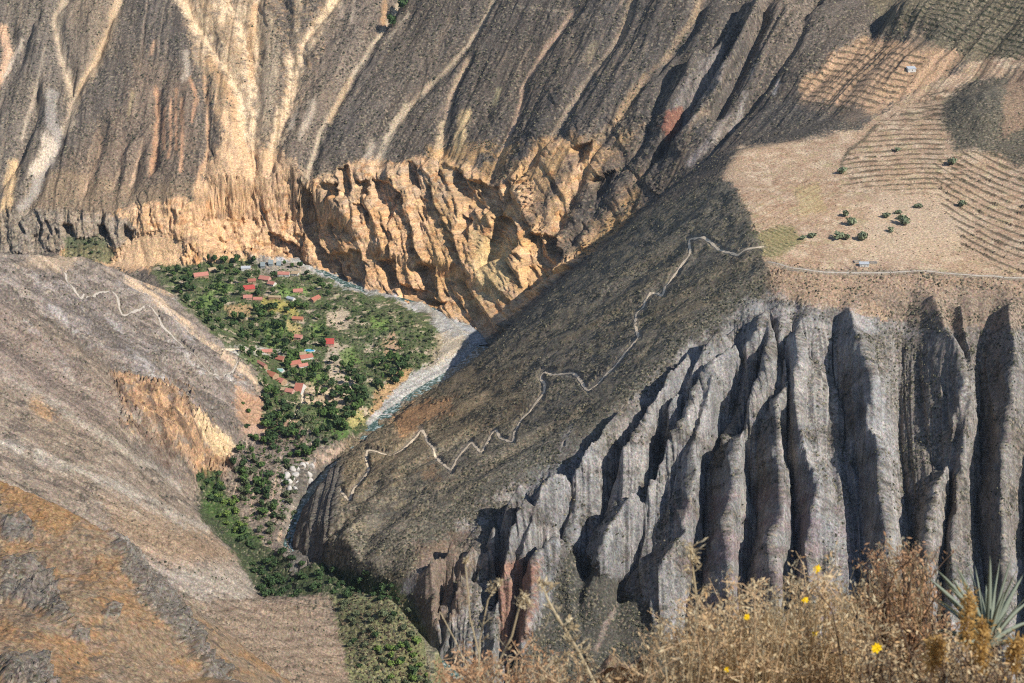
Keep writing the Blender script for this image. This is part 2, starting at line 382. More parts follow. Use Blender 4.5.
def river_fields():
    D = np.full(GX.shape, 400.0); Z = np.full(GX.shape, ZC)
    for a, b in zip(RIVD[:-1], RIVD[1:]):
        m = 60
        i0 = max(0, int((min(a[0],b[0])-m-GX0)/GS)); i1 = min(NX, int((max(a[0],b[0])+m-GX0)/GS)+2)
        j0 = max(0, int((min(a[1],b[1])-m-GY0)/GS)); j1 = min(NY, int((max(a[1],b[1])+m-GY0)/GS)+2)
        if i1 <= i0 or j1 <= j0: continue
        X = GX[j0:j1,i0:i1]; Y = GY[j0:j1,i0:i1]; dx, dy = b[0]-a[0], b[1]-a[1]; l2 = dx*dx+dy*dy+1e-9
        t = np.clip(((X-a[0])*dx+(Y-a[1])*dy)/l2, 0, 1); d = np.hypot(X-a[0]-t*dx, Y-a[1]-t*dy); z = a[2]+t*(b[2]-a[2])
        s = D[j0:j1,i0:i1]; k = d < s; s[k] = d[k]; Z[j0:j1,i0:i1][k] = z[k]
    return D, Z
RD, RZ = river_fields()
near = RD < 59
cap = RZ - 3.0 + np.maximum(0, RD-8)*1.25
low = np.where(GY < 2480, RZ - 3.0 + np.maximum(0, RD-7)*np.where(GY < 2075, 3.2, 1.6), cap)
gr = (GY > 2420) & (GY < 3050)                      # gravel flats stay just above the water
low = np.where(gr, RZ - 3.0 + np.clip((RD-8)/6, 0, 1)*4.2 + np.maximum(0, RD-22)*1.1, low)
HH = np.where(near, np.minimum(HH, low), HH)
HH = np.where(near & (RD < 12), np.minimum(HH, RZ-2.5), HH)
HH = gauss(HH, .45)
log('carved')
# ------------------------------------------------------------------ fan shaped sheet of quads, finer where the relief is steep
S_IN, NC_IN, NR = .330, int(1420*QUALITY), int(1330*QUALITY)
s_in = np.linspace(-S_IN, S_IN, NC_IN)
k = int(60*QUALITY); ds = np.cumsum(np.linspace(s_in[1]-s_in[0], .0028/QUALITY, k))
ss = np.concatenate([-S_IN-ds[::-1], s_in, S_IN+ds])
ys = 720*np.exp(np.linspace(0, math.log(4200/720.), 1500))
ss_c = ss[::4]
X = ss_c[:, None]*ys[None]; Y = np.broadcast_to(ys, X.shape)
Zc = lin(HH, X, Y)
uu, vv = project(X, Y, Zc)
dv = -np.diff(vv, axis=1)
dyp = np.diff(Y, axis=1)/Y[:, 1:]*FPX
slope = np.abs(np.diff(Zc, axis=1))/np.diff(Y, axis=1)
inside = (vv[:, 1:] > -25) & (vv[:, 1:] < 705)
m = np.maximum(dv, 0)*1.0 + .10*dyp*(1+1.5*np.minimum(slope, 2)) + .02
m = m*np.where(inside, 1, .22)
kr = 9                                              # smooth between columns so rows stay continuous
mp = np.pad(m, ((kr, kr), (0, 0)), 'edge'); cs = np.cumsum(mp, 0); m = (cs[2*kr:]-np.vstack([np.zeros((1, m.shape[1])), cs[:-2*kr-1]]))/(2*kr+1)
cum = np.concatenate([np.zeros((len(ss_c), 1)), np.cumsum(m, 1)], 1); cum /= cum[:, -1:]
tt = np.linspace(0, 1, NR)
Yr_c = np.stack([np.interp(tt, cum[i], ys) for i in range(len(ss_c))])
Yr = np.empty((len(ss), NR))
for j in range(NR): Yr[:, j] = np.interp(ss, ss_c, Yr_c[:, j])
VX = (ss[:, None]*Yr).ravel(); VY = Yr.ravel(); NCOL = len(ss)
VZ = sample(HH, VX, VY)
GXg = (np.roll(HH, -1, 1)-np.roll(HH, 1, 1))/(2*GS); GYg = (np.roll(HH, -1, 0)-np.roll(HH, 1, 0))/(2*GS)
GXg = gauss(GXg, 1.5); GYg = gauss(GYg, 1.5)
nx = -lin(GXg, VX, VY); ny = -lin(GYg, VX, VY)
nl = np.sqrt(nx*nx+ny*ny+1); NXV, NYV, NZV = nx/nl, ny/nl, 1/nl
SL = np.hypot(nx, ny)
U, V = project(VX, VY, VZ)
U = U.astype(np.float32); V = V.astype(np.float32)
f32 = np.float32
x_, y_, z_ = VX.astype(f32), VY.astype(f32), VZ.astype(f32)
log('fan', NCOL, NR, len(VX))
WU = U + 5*fbm(x_/45, y_/45, 3, 60)*(1+0*U) + 2.0*fbm(x_/9, z_/9, 2, 61)
WV = V + 5*fbm(x_/45+9, y_/45, 3, 64) + 2.0*fbm(x_/9+4, z_/9, 2, 65)
NFI = (.6*fbm(x_/26, (y_+z_)/26, 5, 66, .65) + .4*perlin(x_/3.6, (y_+z_)/3.6, 69)).astype(f32)
FWGT = sstep(230, 420, U).astype(f32)              # the far slopes fall straight at the left, diagonally at the right
_wig = 6*fbm(x_/60, y_/60, 2, 67)
ACA = (x_+_wig).astype(f32); ACB = (.8*x_-.6*y_+_wig).astype(f32)
def across(fa, fl, seed, k=slice(None)):
    return (perlin(ACA[k]/fa, z_[k]/fl, seed)*(1-FWGT[k]) + perlin(ACB[k]/fa, z_[k]/fl, seed)*FWGT[k])
_ac = np.where(x_ < -60, y_, np.where(V > 300, x_, y_*.95+x_*.3)) + _wig
_al = np.where(x_ < -60, x_, np.where(V > 300, z_, x_))
NFS = np.where(y_ > 2700, .6*across(6, 60, 57)+.5*across(2.8, 30, 58), .6*perlin(_ac/6, _al/70, 57) + .5*perlin(_ac/2.6, _al/34, 58)).astype(f32)
NFE = 1.25*NFI + .4*NFS
def region(poly, feather=5.0, warp=True, ymax=None, ymin=None, rough=True):
    xs = [p[0] for p in poly]; vs_ = [p[1] for p in poly]; pad = feather+8
    a, b = (WU, WV) if warp else (U, V)
    k = np.nonzero((a > min(xs)-pad) & (a < max(xs)+pad) & (b > min(vs_)-pad) & (b < max(vs_)+pad))[0]
    if ymax is not None: k = k[VY[k] < ymax]
    if ymin is not None: k = k[VY[k] > ymin]
    sd = poly_sd(a[k], b[k], poly) + (NFE[k]*(feather*1.2+1.5) if rough else 0)
    return k, sstep(-feather*.6, feather*.6, sd).astype(f32)
def stroke(line, w, feather=1.5, warp=.35, ymax=None, ymin=None, taper=False):
    xs = [p[0] for p in line]; vs_ = [p[1] for p in line]; pad = w+feather+6
    a = U + warp*(WU-U); b = V + warp*(WV-V)
    k = np.nonzero((a > min(xs)-pad) & (a < max(xs)+pad) & (b > min(vs_)-pad) & (b < max(vs_)+pad))[0]
    if ymax is not None: k = k[VY[k] < ymax]
    if ymin is not None: k = k[VY[k] > ymin]
    a = a[k]; b = b[k]; D = np.full(a.shape, 1e9, f32); n = len(line)-1
    for i, (p, q) in enumerate(zip(line[:-1], line[1:])):
        dx, dy = q[0]-p[0], q[1]-p[1]; t = np.clip(((a-p[0])*dx+(b-p[1])*dy)/(dx*dx+dy*dy+1e-9), 0, 1)
        d = np.hypot(a-p[0]-t*dx, b-p[1]-t*dy)
        if taper: d = d + w*(1-((i+t)/n))*.8
        D = np.minimum(D, d)
    D = D + NFE[k]*(w*.7+.4) + w*.35*perlin(x_[k]/30, (y_[k]+z_[k])/30, 59)
    return k, 1-sstep(w-feather, w+feather, D).astype(f32)
# ------------------------------------------------------------------ ground colours (albedo) and roughness classes, per vertex
KALB = .80
def C(r, g, b):
    c = np.array([r, g, b], float)/255; c = np.where(c <= .04045, c/12.92, ((c+.055)/1.055)**2.4)
    return (c*KALB).astype(f32)
N = len(VX)
COL = np.empty((N, 3), f32); SC = np.zeros(N, f32); CL = np.zeros(N, f32); SM = np.zeros(N, f32)
def lay(kw, col, s=1.0, sc=None, cl=None, sm=None, brk=None):
    """blend a colour (and classes) in; brk=(scale, lo, hi, seed) breaks the patch up with noise"""
    k, w = kw
    w = w*s
    if brk is not None:
        n = fbm(x_[k]/brk[0], (y_[k]+z_[k])/brk[0], 5, brk[3], .62); w = w*sstep(brk[1], brk[2], n)
    w = w.astype(f32)
    if col is not None: COL[k] += (col-COL[k])*w[:, None]
    for arr, val in ((SC, sc), (CL, cl), (SM, sm)):
        if val is not None: arr[k] += (val-arr[k])*w
scrub = C(118,106,94); scrub_dk = C(98,92,86); tan = C(186,160,130); cream = C(240,208,168); gold = C(222,170,118); ochre = C(208,154,100)
grey = C(166,158,150); greylt = C(205,198,190); pinkgrey = C(178,160,148); field = C(192,162,132); fieldlt = C(212,184,152)
green = C(80,98,58); greenlt = C(130,160,70); greendk = C(44,66,40); sand = C(208,186,158); white = C(228,222,210)
COL[:] = scrub; SC[:] = 1
big1 = fbm(x_/160, y_/160, 3, 70)
COL *= (1+.22*big1)[:, None]
mot = fbm(x_/30, (y_+z_)/34, 4, 71, .6)
COL *= (1+.26*mot)[:, None]
# ---- far wall
FARY = 2760
R = lambda p, f=5, **k: region(p, f, ymin=FARY, **k)
S = lambda p, w, f=1.5, **k: stroke(p, w, f, ymin=FARY, **k)
lay(R([(-60,-30),(66,-30),(60,40),(66,90),(50,150),(30,200),(-60,215)], 12), C(142,128,112), .7)
lay(R([(60,-30),(70,60),(75,100),(118,40),(125,-30)], 6), C(160,140,118), .8, sc=.7)
lay(R([(140,60),(190,70),(205,140),(200,200),(150,208),(40,212),(60,180),(120,100)], 14), C(150,126,104), .6)
lay(R([(30,190),(60,170),(150,190),(195,178),(200,200),(140,212),(25,214)], 8), C(168,142,112), .6, sc=.5)
lay(R([(262,60),(300,30),(345,-20),(400,-20),(350,90),(310,150),(285,170),(255,150)], 10), C(156,136,116), .7)
for ln, w, c in [
 ([(120,-5),(112,25),(104,45),(92,72),(79,92),(74,112)], 4, C(206,176,140)),
 ([(66,-5),(57,20),(60,45),(66,70),(74,100),(72,120),(62,135)], 4.5, C(206,182,152)),
 ([(52,95),(50,120),(58,140),(50,160),(40,178),(34,195),(20,215)], 5, C(172,160,146)),
 ([(36,170),(50,150),(46,140)], 6, C(220,200,176)),
 ([(14,165),(8,200),(0,225)], 5, C(222,186,140)),
 ([(2,30),(8,50),(4,72),(-4,85)], 4.5, C(220,178,142)),
 ([(22,42),(14,60),(4,78)], 1.6, C(200,180,155)),
 ([(45,50),(38,80),(30,110),(22,140)], 1.6, C(190,170,145)),
 ([(103,140),(99,160),(92,175),(85,192)], 1.5, C(206,172,140)),([(127,145),(119,172),(113,190)], 1.1, C(206,172,140)),([(143,140),(139,158),(131,185)], 1.5, C(206,172,140)),
 ([(157,90),(158,120),(155,150),(151,175)], 2.2, C(206,160,124)),([(171,100),(171,130),(168,160)], 1.2, C(206,160,124)),([(182,100),(182,135),(181,172)], 1.8, C(206,160,124)),([(190,78),(196,100),(192,120)], 2, C(206,160,124)),
 ([(204,78),(208,110),(209,150),(200,175),(195,192)], 1.7, C(214,170,130)),([(165,110),(163,150)],1.4,C(206,160,124)),([(176,90),(176,150)],1.2,C(206,160,124)),
 ([(186,54),(188,75),(183,80)], 3, C(190,172,150)),([(196,54),(199,70)], 2, C(190,172,150)),
 ([(132,92),(129,115)], 1.5, C(176,154,118)),([(155,43),(151,55)],1.6,C(196,158,124)),
 ([(403,-3),(378,38),(362,62),(350,82),(340,103),(330,118),(321,131),(315,152),(304,191)], 2.2, C(204,182,152)),
 ([(350,82),(338,106),(331,122)], 3.2, C(206,176,140)),
 ([(385,0),(384,24)], 3, C(200,160,120)),([(408,15),(385,45)], 1.4, C(190,170,145)),
 ([(495,-3),(484,22),(470,44),(450,66),(432,85),(420,97),(408,109)], 2.0, C(200,176,146)),
 ([(408,109),(396,125),(388,142),(380,165),(376,178)], 4.2, C(206,184,154)),([(372,142),(366,165)], 3.5, C(200,180,154)),
 ([(468,62),(458,80),(449,99),(446,125),(440,165)], 2.4, C(196,168,138)),([(443,125),(438,150),(440,172)], 4, C(206,180,144)),
 ([(466,115),(462,130),(458,150),(452,178)], 5, C(222,190,142)),
 ([(572,14),(560,33),(545,51),(532,72),(523,88),(521,105),(517,118),(508,140),(501,156),(490,178)], 2.2, C(194,164,138)),
 ([(632,-3),(628,18),(620,38)], 3.2, C(210,178,140)),([(620,38),(605,57),(590,76),(570,108),(556,130),(545,150),(530,170)], 2.0, C(198,172,142)),([(540,150),(528,172),(512,195)], 4, C(216,184,142)),
 ([(702,0),(688,28),(676,43),(665,60)], 3.2, C(212,178,138)),([(645,78),(632,96),(622,112),(613,126)], 4, C(216,176,130)),([(665,60),(650,74),(640,84)],1.6,C(190,160,128)),
 ([(595,45),(588,60)], 3, C(180,160,128)),([(498,90),(495,102)], 2.5, C(180,164,128)),
 ([(272,0),(276,6)], 3, C(150,130,110)),
 ([(512,7),(545,10),(575,14),(600,22)], .8, C(170,152,130)),
 ([(312,105),(306,125),(300,140)], 3.5, C(196,176,152)),([(297,108),(290,130)], 2, C(190,172,150)),
 ([(343,0),(341,18)], 2, C(186,164,140)),([(355,0),(352,22)], 2, C(186,164,140)),
 ([(738,10),(725,40),(700,78),(684,100)], 1.5, C(120,112,104)),
 ([(755,65),(750,80)],1.2,C(180,170,160)),([(745,95),(740,115),(730,130)],3,C(176,164,152)),([(728,118),(712,140),(700,152),(690,165)],3.6,C(184,168,156)),([(778,80),(774,95)],1.5,C(176,166,156)),
]:
    lay(S(ln, w, 1.2+w*.35), c, 1, sc=.25, brk=(13, -.6, -.25, 72))
lay(R([(176,-20),(268,-20),(262,60),(262,110),(262,180),(235,180),(222,120),(200,70)], 8), C(214,180,140), .7, sc=.25)
for ln, w in [([(183,-5),(196,20),(212,45),(228,68),(240,92),(246,125),(249,160)], 9), ([(232,-5),(243,25),(248,45),(251,75),(253,110),(249,150)], 9), ([(258,-5),(253,40),(255,80),(252,120)], 5),
              ([(290,60),(293,88),(284,120),(275,150),(262,185)], 4.5), ([(338,-5),(326,16),(312,38),(303,52),(298,80),(292,105)], 6.5), ([(280,112),(272,150),(268,180)], 5), ([(300,-5),(298,20),(296,45)], 2), ([(217,-5),(222,20)], 5)]:
    lay(S(ln, w, 4), cream, 1, sc=.15, brk=(16, -.55, -.22, 73))
lay(R([(175,-20),(350,-20),(320,60),(292,120),(270,170),(235,180),(205,110)], 6), C(132,118,104), .6, sc=.8, brk=(24, .08, .22, 178))
lay(R([(175,-20),(350,-20),(320,60),(292,120),(270,170),(235,180),(205,110)], 6), C(196,160,120), .5, brk=(13, .02, .2, 179))
lay(S([(255,5),(250,45),(252,80)], 3.5, 3), gold, .5); lay(S([(210,60),(232,100),(238,140)], 4, 3), gold, .5)
lay(S([(268,20),(272,60),(268,90),(262,130)], 8, 3), C(190,168,140), .8, sc=.6)
fan = R([(215,95),(250,150),(285,150),(300,178),(285,200),(300,262),(100,268),(105,230),(140,210),(195,203),(206,165),(222,140)], 6)
lay(fan, C(232,190,146), .95, sc=.15)
lay(region([(215,110),(250,150),(285,150),(300,178),(285,200),(300,262),(100,268),(105,230),(140,210),(195,203),(206,165)], 22, ymin=FARY, rough=False), None, 1, cl=.5)
lay(R([(175,-20),(350,-20),(320,60),(290,130),(270,190),(230,190),(215,100)], 8), None, .5, cl=.4)
lay(R([(225,190),(262,185),(285,262),(210,268),(205,215)], 8), gold, .35)
lay(R([(200,205),(225,150),(230,165),(212,230)], 6), C(150,132,112), .5, brk=(25,-.2,.1,74))
cl = region([(60,214),(110,214),(128,210),(150,205),(178,197),(195,205),(262,190),(285,182),(300,188),(318,178),(340,168),(374,160),(400,162),(418,158),(445,158),(465,163),(480,172),(497,185),(520,165),(545,138),(586,136),(606,150),(640,152),(655,160),(640,185),(600,235),(580,268),(545,300),(490,345),(440,318),(330,285),(265,262),(200,270),(60,270)], 4, ymin=FARY)
clS = region([(60,216),(150,209),(178,203),(195,210),(262,196),(285,188),(300,192),(318,182),(340,172),(400,166),(445,162),(465,167),(497,188),(520,170),(545,143),(586,141),(640,156),(640,185),(600,240),(545,310),(490,350),(440,325),(330,290),(265,266),(60,275)], 7, ymin=FARY, rough=False)
lay(cl, C(230,186,142), 1, sc=.0); lay(clS, None, 1, cl=1)
lay(R([(515,130),(660,120),(660,200),(600,250),(540,240)], 10), None, 1, cl=.35)
lay(R([(0,210),(300,180),(300,240),(190,250),(110,262),(0,260)], 8), None, .5, cl=.62)
lay(R([(300,190),(480,190),(500,300),(300,270)], 10), C(214,164,112), .7, brk=(40, -.15, .15, 75))
lay(R([(430,150),(640,130),(640,240),(480,330),(430,300)], 10), C(222,176,120), .8, brk=(45, -.2, .15, 76))
lay(R([(300,170),(470,160),(480,200),(300,215)], 8), C(190,164,134), .7, brk=(30, -.3, .1, 77))
lay(cl, C(160,128,100), .8, brk=(22, .12, .34, 78)); lay(cl, C(232,190,138), .7, brk=(17, .1, .32, 79)); lay(cl, C(204,142,88), .6, brk=(28, .16, .34, 90))
for ln, w in [([(497,185),(545,120),(560,95)], 6), ([(530,225),(570,165),(600,120)], 5), ([(560,250),(600,190),(640,150)], 12), ([(590,215),(640,170),(690,130)], 12)]:
    lay(S(ln, w, 5), scrub_dk, .75, sc=1, cl=.3, brk=(30, -.45, -.1, 80))
lay(R([(0,212),(70,212),(112,214),(135,222),(150,250),(100,246),(0,256)], 4), C(160,144,124), .95, cl=1.0)
lay(R([(128,238),(160,232),(185,245),(180,268),(112,268)], 4), C(216,180,140), .95, cl=.2)
lay(R([(64,236),(100,240),(118,252),(112,264),(64,262)], 4), C(96,108,72), .8, sc=1, cl=0)
lay(R([(476,228),(500,240),(515,262),(505,300),(485,300),(480,270)], 5), C(232,204,150), .6)
# red rock gully
lay(R([(700,60),(726,45),(722,80),(690,118),(672,142),(664,132),(672,105),(686,85)], 3), C(190,174,160), .95, sc=.1, cl=.25)
lay(R([(665,112),(681,110),(680,132),(668,144),(662,130)], 3), C(206,128,96), .95, sc=.0)
lay(R([(590,0),(760,-20),(800,40),(720,140),(640,185),(600,230),(560,255),(575,200),(640,120),(560,140)], 12), C(104,98,92), .5, sc=1)
lay(R([(740,-10),(820,-10),(800,60),(770,70),(745,40)], 10), C(140,124,108), .7)
# ---- upper right fields beyond the mesa
R = lambda p, f=5, **k: region(p, f, ymin=2350, **k)
lay(R([(860,-20),(1100,-20),(1100,70),(985,72),(930,50),(880,30)], 10), C(130,118,94), .85, sc=.8)
lay(R([(800,88),(845,46),(880,38),(940,48),(965,55),(945,78),(915,92),(880,112),(850,122),(800,108)], 5), C(206,168,132), .9, sc=.35)
lay(R([(900,22),(925,22),(935,50),(915,52)], 4), C(150,130,108), .7)
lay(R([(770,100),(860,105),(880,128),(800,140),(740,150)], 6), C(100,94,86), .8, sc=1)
lay(stroke([(898,5),(897,20),(905,30),(920,38)], 1.3, 1), C(200,170,138), .8)
# ---- mesa
mesa = region([(722,178),(740,148),(800,140),(860,128),(872,120),(925,85),(980,62),(1100,50),(1100,286),(1000,278),(930,274),(860,270),(768,268),(755,247),(748,215),(735,190)], 4, ymin=2150, ymax=2900)
lay(mesa, field, 1, sc=.12); lay(mesa, C(216,190,158), .7, sc=.05, brk=(34, 0, .2, 194)); lay(mesa, C(172,138,110), .65, sc=.3, brk=(20, .08, .26, 195)); lay(mesa, C(186,168,124), .5, sc=.3, brk=(28, .15, .3, 196))
lay(region([(885,190),(960,200),(975,235),(930,262),(850,255),(855,235)], 10, ymin=2150, ymax=2900), fieldlt, .7)
lay(region([(748,232),(790,225),(805,240),(780,256),(755,256)], 4, ymin=2150, ymax=2900), C(150,140,92), .7, sc=.4)
lay(region([(796,186),(818,184),(825,212),(800,216)], 4, ymin=2150, ymax=2900), C(190,168,116), .6)
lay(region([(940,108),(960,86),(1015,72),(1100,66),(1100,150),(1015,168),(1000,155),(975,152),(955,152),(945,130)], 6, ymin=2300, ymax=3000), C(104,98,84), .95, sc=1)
lay(region([(1008,75),(1024,70),(1060,100),(1024,130),(1000,140)], 5, ymin=2300, ymax=3000), C(160,132,108), .8, sc=.6)
lay(stroke([(876,126),(862,140),(850,150),(843,160),(840,172)], 1.6, 1.2, ymin=2150, ymax=2900), C(116,104,84), .8, sc=1)
lay(stroke([(798,218),(797,205),(796,192),(806,186),(820,183)], .9, .8, ymin=2150, ymax=2900), C(170,146,112), .8)
# rim slope and road
lay(region([(768,268),(860,270),(930,276),(1100,282),(1100,330),(1000,330),(960,345),(930,320),(880,330),(840,315),(800,305),(768,302)], 8, ymin=2050, ymax=2300), C(186,156,128), .9, sc=.55)
# ---- spur
sp = region([(722,180),(735,190),(750,215),(760,250),(768,268),(758,292),(700,335),(640,385),(600,425),(540,460),(470,510),(430,545),(392,600),(340,600),(296,570),(296,480),(335,455),(400,405),(490,340),(579,268),(640,215)], 5, ymin=1950, ymax=2800)
lay(sp, C(136,125,107), 1, sc=1)
lay(sp, C(108,102,90), .8, sc=1, brk=(34, 0, .25, 176)); lay(sp, C(164,148,118), .7, sc=.7, brk=(26, .08, .28, 177))
lay(region([(330,455),(400,400),(470,365),(520,370),(520,410),(440,450),(360,500),(320,510)], 22, ymin=1950, ymax=2800), C(150,128,96), .65)
lay(region([(392,420),(412,405),(455,400),(450,412),(425,425),(400,440)], 6, ymin=1950, ymax=2800), C(196,148,104), .8, sc=.3)
lay(region([(420,470),(435,462),(440,480),(425,486)], 6, ymin=1950, ymax=2800), C(190,150,108), .5)
for ln in [[(740,262),(700,282),(668,303),(640,320),(600,338)],[(768,278),(735,290),(700,305),(660,325)],[(690,255),(660,275),(600,322),(560,342)],[(620,400),(580,415),(530,440),(490,470)],[(600,425),(560,440)],[(640,290),(590,315),(540,345),(500,365)],[(560,380),(520,395),(470,420),(430,440)]]:
    lay(stroke(ln, 3, 2.5, ymin=1950, ymax=2700), C(146,130,104), .55)
# ---- right hand wall: bare rock
wall = region([(768,300),(800,308),(850,312),(930,330),(1100,335),(1100,760),(420,760),(398,590),(430,548),(470,512),(540,462),(600,428),(640,388),(700,338),(745,296)], 6, ymax=2260)
lay(wall, C(154,150,145), 1, sc=.45)
lay(stroke([(745,292),(700,334),(640,384),(600,424),(540,458),(470,508),(430,543)], 15, 5, ymax=2260), C(118,112,98), .85, sc=1, brk=(22, -.5, -.1, 197))
kw2 = np.nonzero((VY < 2260) & (V > 290) & (U > 380))[0]
CL[kw2] = .8*sstep(2, 40, poly_sd(U[kw2], V[kw2], [(768,300),(800,308),(850,312),(930,330),(1100,335),(1100,760),(420,760),(398,590),(430,548),(470,512),(540,462),(600,428),(640,388),(700,338),(745,296)])).astype(f32)
lay(region([(590,440),(640,395),(700,345),(730,330),(735,380),(700,450),(650,500),(600,520),(560,510)], 14, ymax=2260), C(172,164,154), .6, sc=.1, brk=(24,-.25,.1,191))
lay(region([(760,300),(860,305),(870,400),(830,450),(780,400)], 14, ymax=2260), C(168,158,146), .5, sc=.2, brk=(24,-.25,.1,192))
lay(wall, C(112,104,96), .75, sc=1, brk=(55, -.02, .25, 81)); lay(wall, C(186,176,166), .7, sc=.1, brk=(40, .05, .3, 82))
lay(region([(880,290),(1100,290),(1100,560),(900,560)], 20, ymax=2260), C(134,122,110), .55, sc=1)
lay(region([(680,500),(860,480),(860,640),(680,640)], 20, ymax=2260), C(150,128,128), .6, sc=.3, brk=(30, -.1, .2, 83))
for ln, w in [([(748,300),(735,320),(725,350),(712,362)], 4), ([(690,350),(680,380),(660,410),(640,440),(625,465),(618,490)], 9), ([(622,440),(632,455),(628,480)], 7), ([(780,300),(795,340),(810,380)], 12), ([(700,400),(704,430),(712,460)], 5), ([(590,455),(570,480),(555,500)], 6), ([(888,340),(895,370),(898,385)], 3.5),([(570,430),(562,450)],4),
              ([(870,400),(890,440),(892,500),(895,560)], 6),([(965,380),(975,430),(940,480),(930,540)],8),([(800,480),(830,520),(850,560)],4)]:
    lay(stroke(ln, w, 3, ymax=2260), C(186,178,170), .5, sc=.1, brk=(14, -.25, .15, 124))
lay(region([(415,548),(470,528),(470,600),(430,640),(410,600)], 8, ymax=2200), C(140,118,98), .8, sc=.4)
lay(region([(495,560),(540,560),(530,640),(500,660)], 6, ymax=2200), C(172,130,108), .85, sc=.2)
lay(region([(570,545),(600,570),(650,605),(690,720),(500,720),(530,640)], 7, ymax=2200), C(92,88,78), .95, sc=1, cl=.0)
lay(stroke([(615,610),(605,625),(597,650)], 2.0, 1.2, ymax=2200), C(160,142,128), .8)
# ---- left spur
ls = region([(-200,230),(80,250),(165,288),(218,335),(255,370),(275,405),(268,445),(242,478),(205,480),(196,510),(228,548),(262,592),(400,600),(420,640),(436,760),(-200,760)], 4, ymin=1250, ymax=2715)
lay(ls, C(154,136,118), 1, sc=.45)
LR = lambda p, f=6: region(p, f, ymin=1250, ymax=2715)
LS = lambda p, w, f=2: stroke(p, w, f, ymin=1250, ymax=2715)
lay(LR([(-100,250),(80,252),(165,290),(255,372),(270,420),(230,430),(170,400),(100,340),(0,300),(-100,290)], 12), C(156,142,130), .9, sc=.6)
lay(LR([(30,270),(90,300),(150,350),(230,430),(200,430),(120,370),(40,310)], 14), C(146,136,130), .7, sc=.6, brk=(30,-.3,.1,127))
lay(ls, C(112,100,90), .75, sc=.9, brk=(22, .0, .2, 128)); lay(ls, C(190,170,148), .5, sc=.2, brk=(20, .12, .3, 129))
for p, c, s in [([(60,245),(85,262),(50,275),(15,268)], C(206,178,146), .6), ([(120,262),(150,290),(190,330),(250,372),(262,395),(235,370),(180,325),(130,285)], C(228,196,160), .9), ([(130,262),(165,285),(175,300),(140,280)], C(226,186,144), .9)]:
    lay(LR(p, 4), c, s, sc=.15)
for ln, w in [([(120,285),(150,300),(175,320),(195,340)], 2.5), ([(170,345),(185,355),(200,372),(240,380)], 4), ([(50,305),(70,330),(90,350)], 3), ([(110,320),(130,350),(150,370),(170,395)], 5), ([(200,372),(225,378),(245,385)], 2.5), ([(130,275),(142,280)], 4), ([(170,295),(180,303)], 2.5), ([(25,325),(60,360),(75,385)], 3),([(150,370),(165,385)],6)]:
    lay(LS(ln, w, 2.5), C(200,190,180), .65, sc=.2, brk=(14, -.15, .12, 84))
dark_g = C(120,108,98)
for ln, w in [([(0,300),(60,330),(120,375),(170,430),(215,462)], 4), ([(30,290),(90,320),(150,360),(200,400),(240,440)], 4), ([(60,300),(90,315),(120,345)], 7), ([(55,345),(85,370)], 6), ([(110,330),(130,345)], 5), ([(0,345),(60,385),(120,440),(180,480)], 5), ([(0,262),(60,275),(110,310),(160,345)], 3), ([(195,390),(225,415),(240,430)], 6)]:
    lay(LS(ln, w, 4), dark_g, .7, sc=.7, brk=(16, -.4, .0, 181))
rockL = LR([(118,378),(150,385),(185,400),(215,440),(238,470),(200,480),(178,455),(150,440),(125,420)], 11)
lay(rockL, C(204,160,120), .8, sc=.1, brk=(22, -.35, -.05, 182)); lay(rockL, C(150,122,98), .8, brk=(18, 0, .2, 85)); lay(rockL, C(232,186,134), .7, brk=(15, .05, .25, 86))
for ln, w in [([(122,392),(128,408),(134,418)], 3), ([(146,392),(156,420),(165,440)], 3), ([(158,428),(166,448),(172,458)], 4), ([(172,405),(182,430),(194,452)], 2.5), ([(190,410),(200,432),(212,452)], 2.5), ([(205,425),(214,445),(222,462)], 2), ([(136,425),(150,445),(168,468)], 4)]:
    lay(LS(ln, w, 1.5), C(112,92,78), .8, sc=.4, brk=(9, -.4, .0, 198))  # dark brown strokes: shade between the rock ribs, put into the colour
lay(LR([(236,385),(262,400),(268,425),(250,440),(236,415)], 8), C(200,156,120), .8, sc=.2)
lay(LR([(193,415),(215,430),(238,448),(222,468),(205,450)], 4), C(240,206,158), .9, sc=0)
lay(LR([(35,395),(60,420),(50,425),(30,405)], 6), C(198,156,112), .6)
for ln, w in [([(40,462),(90,475),(130,495),(165,515),(205,530)], 5), ([(100,505),(140,520),(180,535)], 3), ([(0,445),(40,458)], 4),([(0,375),(60,410),(120,450),(180,490)], 2.4),([(30,350),(100,400),(160,440)],2)]:
    lay(LS(ln, w, 5), C(196,184,166), .65, sc=.2, brk=(22, -.4, .0, 126))
lay(LR([(150,560),(240,560),(262,596),(200,600),(160,580)], 12), C(178,160,142), .7)
lay(LR([(100,500),(195,530),(240,560),(170,570),(120,540)], 12), C(172,142,112), .6)
lay(LR([(190,602),(330,602),(345,640),(370,760),(230,760)], 12), C(160,138,116), .9, sc=.5)
lay(LR([(150,570),(262,575),(300,600),(200,604)], 8), C(186,172,154), .7, sc=.4, brk=(14, -.3, .1, 125))
lay(LR([(-100,300),(0,300),(120,400),(110,430),(0,380),(-100,360)], 12), C(148,130,118), .6)
# green mound and gorge side vegetation
VEGR = region([(332,600),(400,590),(425,625),(440,668),(440,760),(368,760),(345,660)], 4, ymin=1700, ymax=2100)
lay(VEGR, C(128,128,86), .9, sc=1)
lay(region([(198,480),(215,478),(240,520),(285,560),(400,585),(400,600),(262,600),(235,555),(200,520)], 4, ymin=1950, ymax=2400), C(70,84,50), .9, sc=1)
lay(region([(206,482),(222,484),(250,520),(262,545),(235,540),(205,510)], 4, ymin=1950, ymax=2400), C(84,108,56), .8, sc=1)
